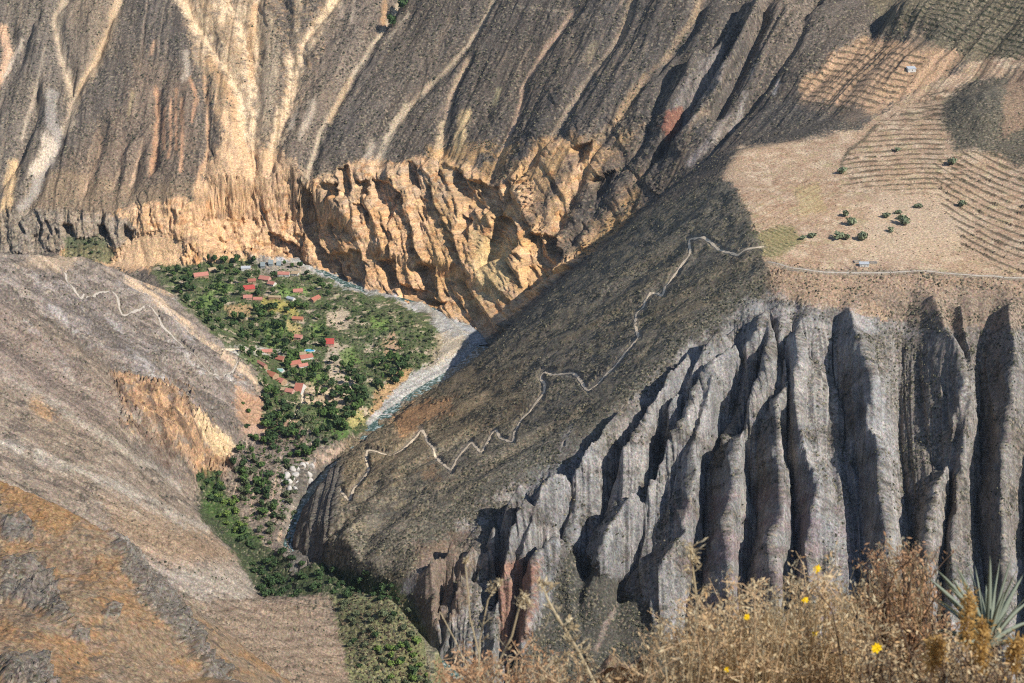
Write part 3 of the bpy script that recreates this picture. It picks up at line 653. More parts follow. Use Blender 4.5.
# ---- gorge rocks between village and river
lay(region([(242,440),(300,428),(345,450),(320,480),(300,520),(296,560),(276,556),(240,515),(225,480)], 5, ymin=2050, ymax=2460), C(202,174,150), 1, sc=.2, cl=.6)
lay(region([(242,440),(300,428),(345,450),(320,480),(300,520),(296,560),(276,556),(240,515),(225,480)], 5, ymin=2050, ymax=2460), C(126,112,92), .8, sc=.9, brk=(13, .0, .2, 184))
lay(region([(285,468),(312,462),(316,480),(300,500),(280,490)], 4, ymin=2050, ymax=2420), C(214,208,196), .8, sc=0, brk=(14,-.3,.0,87))
lay(region([(280,500),(300,500),(296,556),(284,556)], 3, ymin=2050, ymax=2420), C(190,176,160), .8, sc=.2)
lay(region([(296,470),(345,460),(340,500),(325,560),(292,575),(290,500)], 4, ymin=1990, ymax=2360), C(120,112,102), .9, sc=.4, cl=1)  # darker rock colour here paints in the gorge shade on the spur's cliff
# ---- village
vil = region([(150,268),(200,262),(265,258),(300,264),(345,282),(400,302),(440,330),(448,345),(440,362),(408,384),(385,392),(368,430),(320,452),(270,450),(262,420),(268,395),(250,368),(215,335),(165,290)], 3, ymin=2360, ymax=3110)
lay(vil, C(100,108,72), 1, sc=.8)
VR = lambda p, f=3: region(p, f, ymin=2360, ymax=3110)
lay(vil, sand, .9, sc=.1, brk=(26, .12, .28, 88)); lay(vil, C(112,126,74), .7, sc=.1, brk=(22, .1, .24, 89)); lay(vil, C(60,84,44), .7, brk=(18, .1, .3, 91))
for p, c in [([(325,355),(335,340),(352,348),(345,375),(360,385),(350,398),(330,385)], sand), ([(305,385),(340,390),(350,410),(330,412),(300,400)], C(206,180,150)), ([(275,288),(305,290),(308,296),(280,298)], C(132,156,84)), ([(262,298),(300,305),(300,318),(262,312)], C(186,170,96)),
             ([(224,305),(250,308),(248,318),(226,318)], C(206,170,124)), ([(286,322),(300,324),(298,342),(290,338)], C(206,180,120)), ([(326,315),(350,312),(352,328),(330,330)], sand), ([(286,350),(312,350),(312,362),(288,366)], C(100,136,56)),
             ([(320,415),(345,425),(350,440),(335,445)], C(92,118,62)), ([(348,418),(362,412),(365,426),(352,430)], C(190,176,116)), ([(380,340),(395,335),(400,350),(388,360)], C(206,170,134)), ([(250,255),(300,262),(310,275),(262,272)], C(186,170,150)),([(232,348),(282,350),(282,354),(232,353)], C(222,212,196)),([(240,430),(300,425),(310,445),(262,450)],C(196,160,134))]:
    lay(VR(p, 2.5), c, .9, sc=.15)
for p in [[(196,296),(214,292),(222,304),(204,308)], [(262,326),(284,322),(288,334),(266,338)], [(308,326),(322,324),(326,336),(310,338)], [(338,352),(352,348),(362,362),(344,368)], [(372,318),(390,322),(388,332),(370,330)], [(212,282),(232,286),(228,294),(210,290)], [(268,340),(286,342),(284,349),(266,348)], [(310,372),(328,378),(320,388),(306,384)]]:
    lay(VR(p, 2.5), C(126,148,80), .85, sc=.1)
# terrace bank to the gravel
lay(region([(372,398),(395,372),(415,372),(400,392),(380,412),(368,425)], 3, ymin=2360, ymax=2700), C(216,172,124), .8, sc=.3, cl=.3)
# gravel flats
grv_ = None
grv = region([(262,256),(300,260),(345,282),(398,298),(440,308),(470,325),(490,340),(478,352),(440,380),(405,404),(372,430),(366,425),(385,400),(410,378),(440,356),(446,340),(425,318),(380,300),(340,288),(300,268)], 2.5, ymin=2380, ymax=3080)
lay(grv, C(184,178,168), 1, sc=.1); lay(grv, C(206,200,190), .8, brk=(12, .0, .2, 188)); lay(grv, C(140,136,128), .7, brk=(6, .1, .3, 189))
lay(region([(440,335),(462,335),(470,345),(440,365),(425,372)], 4, ymin=2380, ymax=2900), C(206,182,146), .6)
lay(region([(425,300),(445,302),(450,308),(428,308)], 3, ymin=2380, ymax=2990), C(216,162,100), .9)
# ---- near shoulder (bottom left)
ns = np.nonzero((VY < 1300))[0]
w = (1-sstep(1240, 1300, VY[ns])).astype(f32)
lay((ns, w), C(158,134,108), 1, sc=.4)
lay((ns, w), C(172,132,92), .8, brk=(40, -.1, .2, 92)); lay((ns, w), C(156,140,124), .5, sc=.3, brk=(30, .14, .32, 93)); lay((ns, w), C(126,106,88), .6, brk=(24, .1, .3, 94))
NRK = lambda p, f=5: region(p, f, ymax=1300)
for p in [[(0,560),(30,555),(55,585),(62,625),(35,610),(0,600)], [(105,525),(140,560),(175,600),(200,640),(230,683),(190,660),(150,610),(120,570)], [(0,520),(20,520),(30,540),(0,545)], [(205,650),(215,655),(228,690),(200,690)],[(0,660),(40,660),(60,690),(0,690)],[(108,610),(118,612),(116,625),(106,622)],[(70,625),(88,630),(84,645),(70,640)]]:
    lay(NRK(p, 5), C(146,138,128), .85, sc=.1, cl=.9)
lay(NRK([(0,475),(60,498),(90,520),(60,540),(0,510)], 8), C(182,136,86), .6)
lay((ns, w), C(96,88,80), .7, sc=.3, brk=(12, .2, .34, 99))
log('painted')
PATHS = {
 'spur': [(764,247),(756,248),(744,250),(738,256),(722,251),(706,239),(689,239),(690,250),(691,255),(685,259),(684,263),(680,266),(677,273),(671,278),(670,282),(665,286),(663,296),(655,293),(652,290),(645,300),(644,307),(636,313),(635,324),(637,331),(639,337),(633,344),(624,355),(613,369),(606,374),(588,391),(583,384),(577,376),(560,374),(543,371),(540,376),(545,384),(544,394),(531,409),(520,421),(514,432),(513,442),(501,439),(495,430),(490,436),(481,453),(471,442),(459,456),(451,471),(441,463),(435,456),(433,448),(427,442),(426,436),(421,429),(413,440),(400,451),(393,455),(380,453),(367,450),(366,460),(369,470),(362,480),(354,488),(349,501),(340,491),(331,483),(326,486),(324,500)],
 'left2': [(65,273),(68,283),(75,292),(82,300),(92,297),(103,292),(113,292),(118,297),(119,306),(120,314),(125,316),(136,311),(147,305),(153,308),(157,314),(160,321),(162,327),(171,334)],
 'left3': [(171,334),(180,343),(195,356),(204,366),(212,375),(222,376),(233,372),(238,362)],
 'rim': [(768,262),(790,268),(820,272),(850,273),(885,273),(915,271),(929,271),(942,273),(981,276),(997,276),(1005,278),(1023,278),(1060,279)],
 'village': [(222,350),(240,350),(262,351),(284,352)], 'village2': [(303,394),(302,404),(296,413),(290,422)],
}
for nm, ln in PATHS.items():
    k, w = stroke(ln, 3.0 if nm == 'spur' else 2.2, 1.0, warp=0, ymin=1700, ymax=3000); SC[k] *= 1-w; SM[k] = np.maximum(SM[k], w)
    lay((k, w), C(150,138,120), .6)
# ------------------------------------------------------------------ terraces: dry walls and the step they hold
NT2 = fbm(x_/26, y_/26, 3, 98)
def terr(poly, qf, period, dark, strength, ymin=2150, ymax=3050, duty=.24, feather=4):
    k, w = region(poly, feather, ymin=ymin, ymax=ymax)
    q = qf(U[k], V[k]) + 2.6*fbm(x_[k]/75, y_[k]/75, 2, 95) + .5*fbm(x_[k]/9, y_[k]/9, 2, 96)
    fr = (q/period) % 1.0
    ln = (1-sstep(duty*.3, duty, np.abs(fr-.5)+.22*NT2[k])).astype(f32)
    brk = sstep(-.45, -.1, fbm(x_[k]/14, y_[k]/14, 2, 97)+.1)
    wl = (w*ln*brk*strength).astype(f32)
    COL[k] += (dark-COL[k])*wl[:, None]; SC[k] += (1-SC[k])*wl*.6
    VZ[k] += wl*.5
walld = C(92,82,64)
terr([(800,88),(845,46),(890,42),(925,60),(905,92),(870,112),(800,106)], lambda u, v: v-.16*(u-800), 6.2, walld, .8)
terr([(850,150),(880,122),(930,95),(945,118),(945,155),(975,170),(940,195),(845,188),(840,170)], lambda u, v: v+.06*(u-850)-.0009*(u-890)**2, 5.0, walld, .75)
terr([(935,160),(975,152),(1100,150),(1100,282),(1010,275),(965,250),(950,215),(935,190)], lambda u, v: (v-150) - .62*(u-940)+.0016*(u-940)**2, 7.0, walld, .85)
terr([(900,130),(935,88),(960,92),(945,118)], lambda u, v: v+.2*(u-900), 5, walld, .7)
terr([(885,20),(960,-10),(1100,-10),(1100,60),(1000,60),(935,40)], lambda u, v: v-.25*(u-900), 5.6, C(58,62,44), .95)
terr([(200,600),(330,600),(350,660),(370,720),(240,720)], lambda u, v: v+.05*u, 10.0, C(118,98,80), .5, ymin=1500, ymax=2200)
terr([(748,232),(790,225),(805,240),(780,256),(755,256)], lambda u, v: v-.5*u, 4.0, C(110,112,70), .6)
terr([(730,195),(800,170),(850,190),(820,225),(760,230)], lambda u, v: u*.5+v, 6.0, C(180,140,108), .4)
# ------------------------------------------------------------------ small relief
hl = np.sqrt(NXV**2+NYV**2)+1e-3
hx = (NXV/hl).astype(f32); hy = (NYV/hl).astype(f32)
steep = sstep(.55, 1.1, SL).astype(f32)
far = (VY > 2760)
# golden cliffs: buttresses and clefts
acr = x_*hy*-1 + y_*hx
acr = x_ + .35*y_
d = np.zeros(N, f32)
k = np.nonzero(far & (CL > .02))[0]
kk_ = k; ac = acr[k]; zz = z_[k]
wpx = 9*fbm(ac/50, zz/50, 3, 101)
fr_ = ((ac+1.6*wpx+.12*zz)/58) % 1.0; saw = np.where(fr_ < .86, 1-fr_/.86, (fr_-.86)/.14)
fr_ = ((ac+wpx*1.3-.08*zz+13)/23) % 1.0; saw2 = np.where(fr_ < .8, 1-fr_/.8, (fr_-.8)/.2)
rgt = sstep(300, 420, U[k])
a = (6+7*rgt)*saw + (4+2*rgt)*saw2*(.5+fbm(ac/60, zz/60, 2, 103)) + 4.5*ridged((ac+wpx)/21, zz/120, 2, 104) + 2.2*ridged((ac+wpx*.5)/8, zz/34, 2, 106)
a = a + 3.0*fbm(ac/8, zz/9, 4, 107, .65) + 1.3*perlin(ac/3.2, zz/3.6, 110)
a = a - 8*sstep(.16, .40, fbm((ac+wpx)/20, zz/34, 3, 108, .6))              # clefts and hollows
d[k] = CL[k]*a.astype(f32)
cm = fbm(ac/8, zz/14, 4, 114, .65)
COL[k] *= (1+CL[k]*.42*cm)[:, None]
COL[k] *= 1+(CL[k]*.16*fbm(ac/15, zz/22, 3, 118))[:, None]*np.array([.3, -.1, -1.0], f32)[None]
# strata bands: tone of the far cliffs varies with height
COL[k] *= (1 - CL[k]*.20*np.clip(fbm(acr[k]/30, z_[k]/5, 2, 111)*2, -1, 1))[:, None]
# right wall and rocky places nearer
k = np.nonzero(~far & (CL > .02))[0]
wpx = 8*fbm(x_[k]/50, z_[k]/120, 2, 112)
a = 6*ridged((x_[k]+wpx)/27, z_[k]/420, 2, 113) + 4.5*ridged((x_[k]+wpx*.4)/8, z_[k]/200, 2, 115) + 2.2*fbm(x_[k]/8, z_[k]/12, 4, 117, .6) + .9*perlin(x_[k]/2.6, z_[k]/4, 119)
COL[k] *= (1+CL[k]*(.34*fbm(x_[k]/6, z_[k]/24, 4, 123, .65)+.42*perlin(x_[k]/3.6+.4*wpx, z_[k]/70, 126)))[:, None]
fine_ = sstep(-12, 12, poly_sd(U[k], V[k], [(768,296),(862,303),(880,400),(835,445),(756,385)])); a = a + fine_*4.5*ridged((x_[k]+wpx*.5)/12.5, z_[k]/500, 2, 402)
d[k] = CL[k]*a.astype(f32)
k = np.nonzero((VY < 1300) & (CL > .02))[0]
VZ[k] += CL[k]*(3.5*ridged(x_[k]/20+.4*fbm(x_[k]/30, y_[k]/30, 2, 185), y_[k]/34, 4, 186, .6)+1.2*np.round(2.5*fbm(x_[k]/14, y_[k]/18, 3, 187)))
d[k] += CL[k]*(2.5*ridged(x_[k]/22+y_[k]/60, z_[k]/18, 4, 120)+1.0*fbm(x_[k]/4, z_[k]/4, 3, 121)).astype(f32)
for p in [[(269,232),(282,238),(300,250),(303,262),(285,257),(270,255)],[(299,190),(313,194),(318,215),(322,245),(311,240),(303,222)],[(322,184),(337,184),(337,197),(324,197)],[(340,168),(349,168),(350,197),(342,197)],[(356,181),(367,180),(367,195),(359,195)],
          [(372,182),(389,182),(402,194),(395,206),(389,222),(386,210),(374,202)],[(406,164),(419,168),(421,187),(408,187)],[(331,255),(361,251),(367,270),(363,288),(334,280)],[(318,240),(328,250),(346,287),(324,276)],[(382,262),(396,262),(401,292),(387,288)],
          [(455,168),(470,180),(499,190),(504,213),(480,211),(457,196)],[(497,214),(513,218),(521,245),(515,257),(487,263),(490,240)],[(530,234),(557,238),(561,256),(545,287),(525,291),(524,262)],[(419,265),(440,268),(444,292),(424,290)],[(572,147),(591,143),(587,161),(574,167)],[(592,180),(613,171),(608,192),(595,199)],[(400,285),(430,292),(450,302),(430,305),(402,297)],[(465,215),(472,222),(470,240),(462,235)],[(125,226),(133,232),(131,240),(122,238)],[(62,226),(72,225),(74,236),(64,236)],[(96,228),(104,227),(105,238),(97,238)]]:
    k, w = region(p, 4, ymin=2760, ymax=3300, rough=False); d[k] -= 20*w*(CL[k] > .02)
VX += hx*d; VY += hy*d; VZ += .25*d
# bare rock where the relief is steep, scrub where soil can hold
gz = VZ.reshape(NCOL, NR); gxx = VX.reshape(NCOL, NR); gyy = VY.reshape(NCOL, NR)
ez = gz[2:, 1:-1]-gz[:-2, 1:-1]; ex = gxx[2:, 1:-1]-gxx[:-2, 1:-1]; ey = gyy[2:, 1:-1]-gyy[:-2, 1:-1]
fz = gz[1:-1, 2:]-gz[1:-1, :-2]; fx_ = gxx[1:-1, 2:]-gxx[1:-1, :-2]; fy_ = gyy[1:-1, 2:]-gyy[1:-1, :-2]
cx = ey*fz-ez*fy_; cy = ez*fx_-ex*fz; cz = ex*fy_-ey*fx_
up = np.ones((NCOL, NR), f32); up[1:-1, 1:-1] = np.abs(cz)/np.sqrt(cx*cx+cy*cy+cz*cz+1e-9)
up = up.ravel(); del gz, gxx, gyy, ez, ex, ey, fz, fx_, fy_, cx, cy, cz
kw_ = np.nonzero((CL > .3) & ~far)[0]
soil = sstep(.50, .72, up[kw_] + .25*NFI[kw_]).astype(f32)
COL[kw_] += (C(122,114,104)-COL[kw_])*(soil*.65)[:, None]; SC[kw_] = np.maximum(SC[kw_], .85*soil)
# slopes: rills, hummocks, bushes
k = np.nonzero(far)[0]
r = 1-2*np.abs(across(30, 120, 131, k)); r2 = 1-2*np.abs(across(12, 70, 132, k))
VZ[k] += (1-CL[k])*(2.6*r + 1.3*r2 + 2.0*fbm(x_[k]/25, y_[k]/25, 3, 134))
COL[k] *= (1+.12*(1-CL[k])*across(7, 60, 136, k)+.14*across(18, 110, 137, k))[:, None]
k = np.nonzero((VY < 2750) & (VY > 1300) & (VX < -60))[0]
lsm = sstep(60, 240, -VX[k])*(1-sstep(2500, 2700, VY[k]))*(1-.999*(SM[k] > .5))
VZ[k] += (1-CL[k])*lsm*(5.0*ridged(y_[k]/30+.6*fbm(x_[k]/70, y_[k]/70, 2, 140), x_[k]/150, 3, 141)+2.2*fbm(x_[k]/20, y_[k]/20, 3, 144)+1.6*ridged(y_[k]/9, x_[k]/40, 3, 148)+1.6*fbm(x_[k]/7, y_[k]/7, 3, 149))
COL[k] *= (1+lsm*(.30*perlin(y_[k]/9, x_[k]/120, 145)+.22*perlin(y_[k]/3.5, x_[k]/60, 146)+.22*fbm(x_[k]/16, y_[k]/8, 4, 193, .65)))[:, None]
kk, w = rockL
VZ[kk] += w*(18*ridged(y_[kk]/24+x_[kk]/80, x_[kk]/70, 3, 147)+3*fbm(x_[kk]/9, y_[kk]/9, 4, 183, .6))
kk = np.nonzero((VY > 1950) & (VY < 2760) & (WU > 296) & (WV > 178) & (CL < .5) & (SC > .6))[0]
spd = (-.85*x_[kk]+.2*y_[kk]); spa = (y_[kk]*.95+x_[kk]*.3)
VZ[kk] += 3.0*ridged(spa/34+.5*fbm(x_[kk]/80, y_[kk]/80, 2, 150), spd/220, 3, 151)+1.4*fbm(x_[kk]/18, y_[kk]/18, 3, 154)
COL[kk] *= (1+.16*perlin(spa/12, spd/110, 155)+.10*perlin(spa/5, spd/60, 156))[:, None]
k = np.nonzero(VY < 1300)[0]
VZ[k] += 6*fbm(x_[k]/50, y_[k]/50, 4, 160) + 2.2*ridged(x_[k]/16+.5*fbm(x_[k]/30, y_[k]/30, 2, 164), y_[k]/24, 4, 165) + 1.0*fbm(x_[k]/4.5, y_[k]/6, 3, 167)
COL[k] *= (1+.30*fbm(x_[k]/5, y_[k]/8, 4, 168, .65))[:, None]
SC *= (.35+.65*sstep(-.32, .05, fbm(x_/46, (y_+z_)/46, 3, 190, .6))).astype(f32)
# thin debris runnels in the scrub of the far wall
kf = np.nonzero(far & (CL < .5) & (V < 215))[0]
run = sstep(.30, .46, across(8, 300, 405, kf)+.25*fbm(x_[kf]/40, z_[kf]/40, 2, 406))*sstep(-.1, .2, fbm(x_[kf]/120, z_[kf]/90, 2, 407))
COL[kf] += (C(178,154,128)-COL[kf])*(run*.5*SC[kf])[:, None].astype(f32); SC[kf] *= 1-.5*run
run = sstep(.32, .5, across(11, 240, 408, kf))
COL[kf] *= (1-.28*run)[:, None]; VZ[kf] -= 1.2*run
# bushes on the scrub slopes (size 3-5 m), tufts on the near ones
sz = np.where(y_ < 1350, 1.9, np.where(y_ < 2700, 3.3, 4.2)).astype(f32)
n1 = perlin(x_/sz, (y_+z_*.5)/sz, 170); n2 = perlin(x_/(sz*2.1)+7, (y_+z_*.5)/(sz*2.1), 171)
cl_ = sstep(-.05, .5, n1*.75+n2*.5).astype(f32)
dens = SC*cl_
VZ += dens*np.where(y_ < 1350, .9, np.where((VX>-240)&(V>180)&(y_<2760), .9, 1.3))
bush = np.where((y_ > 2700)[:, None], C(76,69,62)[None], C(62,60,48)[None])
bush = np.where((y_ < 1350)[:, None], C(104,80,52)[None], bush)
bush = bush + (C(58,66,66)-bush)*sstep(0, .25, perlin(x_/7, (y_+z_)/7, 180))[:, None]*.4
cr = sstep(.05, .30, n1*.8+n2*.35).astype(f32)*SC
COL += (bush-COL)*(cr*.72)[:, None]
st = sstep(.30, .5, perlin(x_/2.7+9, (y_+z_)/3.1, 173)).astype(f32)
COL *= (1+.30*st*(1-.6*SC))[:, None]
st = sstep(.34, .5, perlin(x_/3.1+4, (y_+z_)/3.3, 174)).astype(f32)
COL *= (1-.36*st*(1-.6*SC))[:, None]
n3 = perlin(x_/2.4+3, (y_+z_*.5)/3.0, 172)
COL *= (1+.16*n3*(1-.5*SC))[:, None]
COL += (C(196,176,146)-COL)*(SC*sstep(.30, .58, -n1+.3*n3)*.5)[:, None].astype(f32)
# blue grey and warm drifts over everything
hue = fbm(x_/120, y_/120, 3, 175)[:, None]
COL *= 1+hue*np.array([.06, .02, -.05], f32)[None]
np.clip(COL, .012, .86, out=COL)
log('relief')
def grid_mesh(name, co, nc, nr, col):
    me = bpy.data.meshes.new(name); idx = np.arange(nc*nr, dtype=np.int32).reshape(nc, nr)
    f = np.stack([idx[:-1,:-1], idx[1:,:-1], idx[1:,1:], idx[:-1,1:]], -1).reshape(-1, 4)
    me.vertices.add(len(co)); me.vertices.foreach_set('co', co.astype(f32).ravel())
    me.loops.add(f.size); me.loops.foreach_set('vertex_index', f.ravel())
    me.polygons.add(len(f)); me.polygons.foreach_set('loop_start', np.arange(len(f), dtype=np.int32)*4)
    me.polygons.foreach_set('use_smooth', np.ones(len(f), bool))
    me.update()
    at = me.attributes.new('ground', 'FLOAT_COLOR', 'POINT'); at.data.foreach_set('color', col.astype(f32).ravel())
    return me
# ------------------------------------------------------------------ materials
COLL = bpy.context.scene.collection
def mat(name, col=(.5,.5,.5), rough=.9, spec=.2, noise=None, bump=None, metal=0.0):
    m = bpy.data.materials.new(name); m.use_nodes = True; nt = m.node_tree; b = nt.nodes['Principled BSDF']
    b.inputs['Base Color'].default_value = (*[float(c) for c in col[:3]], 1); b.inputs['Roughness'].default_value = rough; b.inputs['Specular IOR Level'].default_value = spec; b.inputs['Metallic'].default_value = metal
    if noise:
        sc_, amt = noise[:2]
        tc = nt.nodes.new('ShaderNodeTexCoord'); n = nt.nodes.new('ShaderNodeTexNoise'); n.inputs['Scale'].default_value = sc_; n.inputs['Detail'].default_value = 4
        r = nt.nodes.new('ShaderNodeMapRange'); r.inputs['From Min'].default_value = .3; r.inputs['From Max'].default_value = .7; r.inputs['To Min'].default_value = 1-amt; r.inputs['To Max'].default_value = 1+amt
        mx = nt.nodes.new('ShaderNodeVectorMath'); mx.operation = 'SCALE'; mx.inputs[0].default_value = [float(c) for c in col[:3]]
        nt.links.new(tc.outputs['Object'], n.inputs['Vector']); nt.links.new(n.outputs['Fac'], r.inputs['Value']); nt.links.new(r.outputs[0], mx.inputs['Scale']); nt.links.new(mx.outputs[0], b.inputs['Base Color'])
        if bump:
            bp = nt.nodes.new('ShaderNodeBump'); bp.inputs['Distance'].default_value = bump; bp.inputs['Strength'].default_value = .8
            nt.links.new(n.outputs['Fac'], bp.inputs['Height']); nt.links.new(bp.outputs[0], b.inputs['Normal'])
    return m
def ground_material():
    m = bpy.data.materials.new('canyon_ground'); m.use_nodes = True; nt = m.node_tree; b = nt.nodes['Principled BSDF']
    b.inputs['Roughness'].default_value = .95; b.inputs['Specular IOR Level'].default_value = .1
    at = nt.nodes.new('ShaderNodeAttribute'); at.attribute_name = 'ground'
    geo = nt.nodes.new('ShaderNodeNewGeometry')
    n1 = nt.nodes.new('ShaderNodeTexNoise'); n1.inputs['Scale'].default_value = .42; n1.inputs['Detail'].default_value = 6; n1.inputs['Roughness'].default_value = .8
    r = nt.nodes.new('ShaderNodeMapRange'); r.inputs['From Min'].default_value = .32; r.inputs['From Max'].default_value = .68; r.inputs['To Min'].default_value = .42; r.inputs['To Max'].default_value = 1.62
    mx = nt.nodes.new('ShaderNodeVectorMath'); mx.operation = 'SCALE'
    bp = nt.nodes.new('ShaderNodeBump'); bp.inputs['Distance'].default_value = 1.6; bp.inputs['Strength'].default_value = .9
    L_ = nt.links.new
    L_(geo.outputs['Position'], n1.inputs['Vector']); L_(n1.outputs['Fac'], r.inputs['Value']); L_(at.outputs['Color'], mx.inputs[0]); L_(r.outputs[0], mx.inputs['Scale']); 
    n2 = nt.nodes.new('ShaderNodeTexNoise'); n2.inputs['Scale'].default_value = .38; n2.inputs['Detail'].default_value = 3; n2.inputs['Roughness'].default_value = .7
    ma = nt.nodes.new('ShaderNodeVectorMath'); ma.operation = 'MULTIPLY_ADD'; ma.inputs[1].default_value = (.7, .6, .7); ma.inputs[2].default_value = (.65, .7, .64)
    mm = nt.nodes.new('ShaderNodeVectorMath'); mm.operation = 'MULTIPLY'
    L_(geo.outputs['Position'], n2.inputs['Vector']); L_(n2.outputs['Color'], ma.inputs[0]); L_(ma.outputs[0], mm.inputs[0]); L_(mx.outputs[0], mm.inputs[1]); L_(mm.outputs[0], b.inputs['Base Color'])
    L_(n1.outputs['Fac'], bp.inputs['Height']); L_(bp.outputs[0], b.inputs['Normal'])
    return m
col4 = np.concatenate([COL, np.ones((N, 1), f32)], 1)
me = grid_mesh('canyon_terrain', np.stack([VX, VY, VZ], 1), NCOL, NR, col4)
me.materials.append(ground_material())
terrain = bpy.data.objects.new('terrain', me); terrain['kind'] = 'structure'; COLL.objects.link(terrain)
# shrubs of the open slopes: thousands of small uneven clumps nobody could count, one object
def scrub_cover():
    r = np.random.default_rng(31)
    inframe = (U > -60) & (U < 1090) & (V > -30) & (V < 700) & (CL < .85)
    dens_ = sstep(.3, .95, SC)*(.3+.7*sstep(-.2, .2, fbm(x_/24, (y_+z_)/24, 3, 400)))
    w_ = np.where(y_ < 1300, .5, np.where((VX > -240) & (V > 175) & (y_ < 2760), 1.5, 1.0))*np.where((U > 728) & (V > 60) & (V < 275) & (y_ < 2900), .5, 1)
    k = np.nonzero(inframe & (r.random(N) < dens_*.075*w_))[0]
    n = len(k); c = np.stack([VX[k], VY[k], VZ[k]], 1)
    s = np.where(y_[k] < 1300, .9, np.where(y_[k] < 2760, 1.35, 1.8))*(.5+r.random(n)**1.5*1.1)
    base = np.array([[1,0,0],[.3,.95,0],[-.8,.6,0],[-.8,-.6,0],[.3,-.95,0],[.1,.1,.9]], float)
    Vv = base[None]*s[:, None, None]*(.75+.5*r.random((n, 6, 3))); a = r.random(n)*6.28; ca, sa = np.cos(a)[:, None], np.sin(a)[:, None]
    X_ = Vv[..., 0]*ca-Vv[..., 1]*sa; Y_ = Vv[..., 0]*sa+Vv[..., 1]*ca; P_ = np.stack([X_, Y_, Vv[..., 2]-.25*s[:, None]], -1)+c[:, None]
    F = np.array([[0,1,5],[1,2,5],[2,3,5],[3,4,5],[4,0,5]]); f = (F[None]+6*np.arange(n)[:, None, None]).reshape(-1, 3)
    m_ = bpy.data.meshes.new('scrub_cover'); m_.vertices.add(n*6); m_.vertices.foreach_set('co', P_.astype(f32).ravel()); m_.loops.add(f.size); m_.loops.foreach_set('vertex_index', f.astype(np.int32).ravel())
    m_.polygons.add(len(f)); m_.polygons.foreach_set('loop_start', np.arange(len(f), dtype=np.int32)*3); m_.update()
    m = bpy.data.materials.new('scrub_leaves'); m.use_nodes = True; nt = m.node_tree; b = nt.nodes['Principled BSDF']; b.inputs['Roughness'].default_value = .9; b.inputs['Specular IOR Level'].default_value = .1
    g = nt.nodes.new('ShaderNodeNewGeometry'); rr = nt.nodes.new('ShaderNodeValToRGB'); e = rr.color_ramp.elements
    e[0].color = (*C(58,60,50).tolist(), 1); e[1].color = (*C(150,142,112).tolist(), 1); q = e.new(.4); q.color = (*C(84,84,66).tolist(), 1); q = e.new(.75); q.color = (*C(104,96,78).tolist(), 1)
    nt.links.new(g.outputs['Random Per Island'], rr.inputs[0]); nt.links.new(rr.outputs[0], b.inputs['Base Color']); m_.materials.append(m)
    o = bpy.data.objects.new('scrub', m_); o['kind'] = 'stuff'; o['label'] = 'low dry scrub dotted over the open canyon slopes'; o['category'] = 'scrub'; COLL.objects.link(o)
    log('scrub', n)
scrub_cover()
log('mesh')
# ------------------------------------------------------------------ camera, sun, sky
cd = bpy.data.cameras.new('camera'); cam = bpy.data.objects.new('camera', cd); COLL.objects.link(cam)
cam.location = (0, 0, ZC); cam.rotation_euler = (math.pi/2+PITCH, 0, 0); cd.sensor_width = 36; cd.lens = FPX/1024*36; cd.clip_end = 20000; cd.clip_start = .1
sc_ = bpy.context.scene; sc_.camera = cam
SUN_AZ, SUN_EL = math.radians(119), math.radians(40)          # clockwise from the view direction
sd = Vector((math.sin(SUN_AZ)*math.cos(SUN_EL), math.cos(SUN_AZ)*math.cos(SUN_EL), math.sin(SUN_EL)))
ld = bpy.data.lights.new('sun', 'SUN'); ld.energy = 4.0; ld.angle = math.radians(.53); ld.color = (1, .965, .91)
sun = bpy.data.objects.new('sun', ld); COLL.objects.link(sun); sun.rotation_euler = sd.to_track_quat('Z', 'Y').to_euler(); sun.location = (300, 0, ZC+300)
w = bpy.data.worlds.new('World'); sc_.world = w; w.use_nodes = True; nt = w.node_tree
sky = nt.nodes.new('ShaderNodeTexSky'); sky.sky_type = 'NISHITA'; sky.sun_disc = False; sky.sun_elevation = SUN_EL; sky.sun_rotation = SUN_AZ; sky.altitude = 2500
bg = nt.nodes['Background']; bg.inputs[1].default_value = .115; nt.links.new(sky.outputs[0], bg.inputs[0])
vs_ = sc_.view_settings; vs_.view_transform = 'Standard'; vs_.look = 'None'; vs_.exposure = .5; vs_.gamma = 1
sc_.cycles.use_denoising = False; sc_.cycles.filter_width = 1.15; sc_.cycles.max_bounces = 4; sc_.cycles.diffuse_bounces = 1
# ------------------------------------------------------------------ helpers to stand things on the ground
VZg = VZ.reshape(NCOL, NR); VYg = VY.reshape(NCOL, NR)
def ground(x, y):
    s = x/y; i = int(np.clip(np.searchsorted(ss, s)-1, 0, NCOL-2)); t = (s-ss[i])/(ss[i+1]-ss[i])
    o = 0
    for c, wt in ((i, 1-t), (i+1, t)):
        r = Yr[c]; j = int(np.clip(np.searchsorted(r, y)-1, 0, NR-2)); q = (y-r[j])/(r[j+1]-r[j]+1e-9)
        o += wt*(VZg[c, j]*(1-q)+VZg[c, j+1]*q)
    return float(o)
def spots(uv):
    """world points of picture points on the ground"""
    w = hits(HH, uv); return [(float(a), float(b), ground(a, b)) for a, b, c in w]
def link(name, me, parent=None, **props):
    o = bpy.data.objects.new(name, me); COLL.objects.link(o)
    if parent is not None: o.parent = parent
    for k, v in props.items(): o[k] = v
    return o
def mesh_from(name, verts, faces, mats, mi=None, smooth=False):
    me = bpy.data.meshes.new(name); me.from_pydata([tuple(map(float, v)) for v in verts], [], [tuple(map(int, f)) for f in faces])
    for m in (mats if isinstance(mats, (list, tuple)) else [mats]): me.materials.append(m)
    if mi is not None: me.polygons.foreach_set('material_index', np.array(mi, np.int32))
    if smooth: me.polygons.foreach_set('use_smooth', np.ones(len(me.polygons), bool))
    me.update(); return me
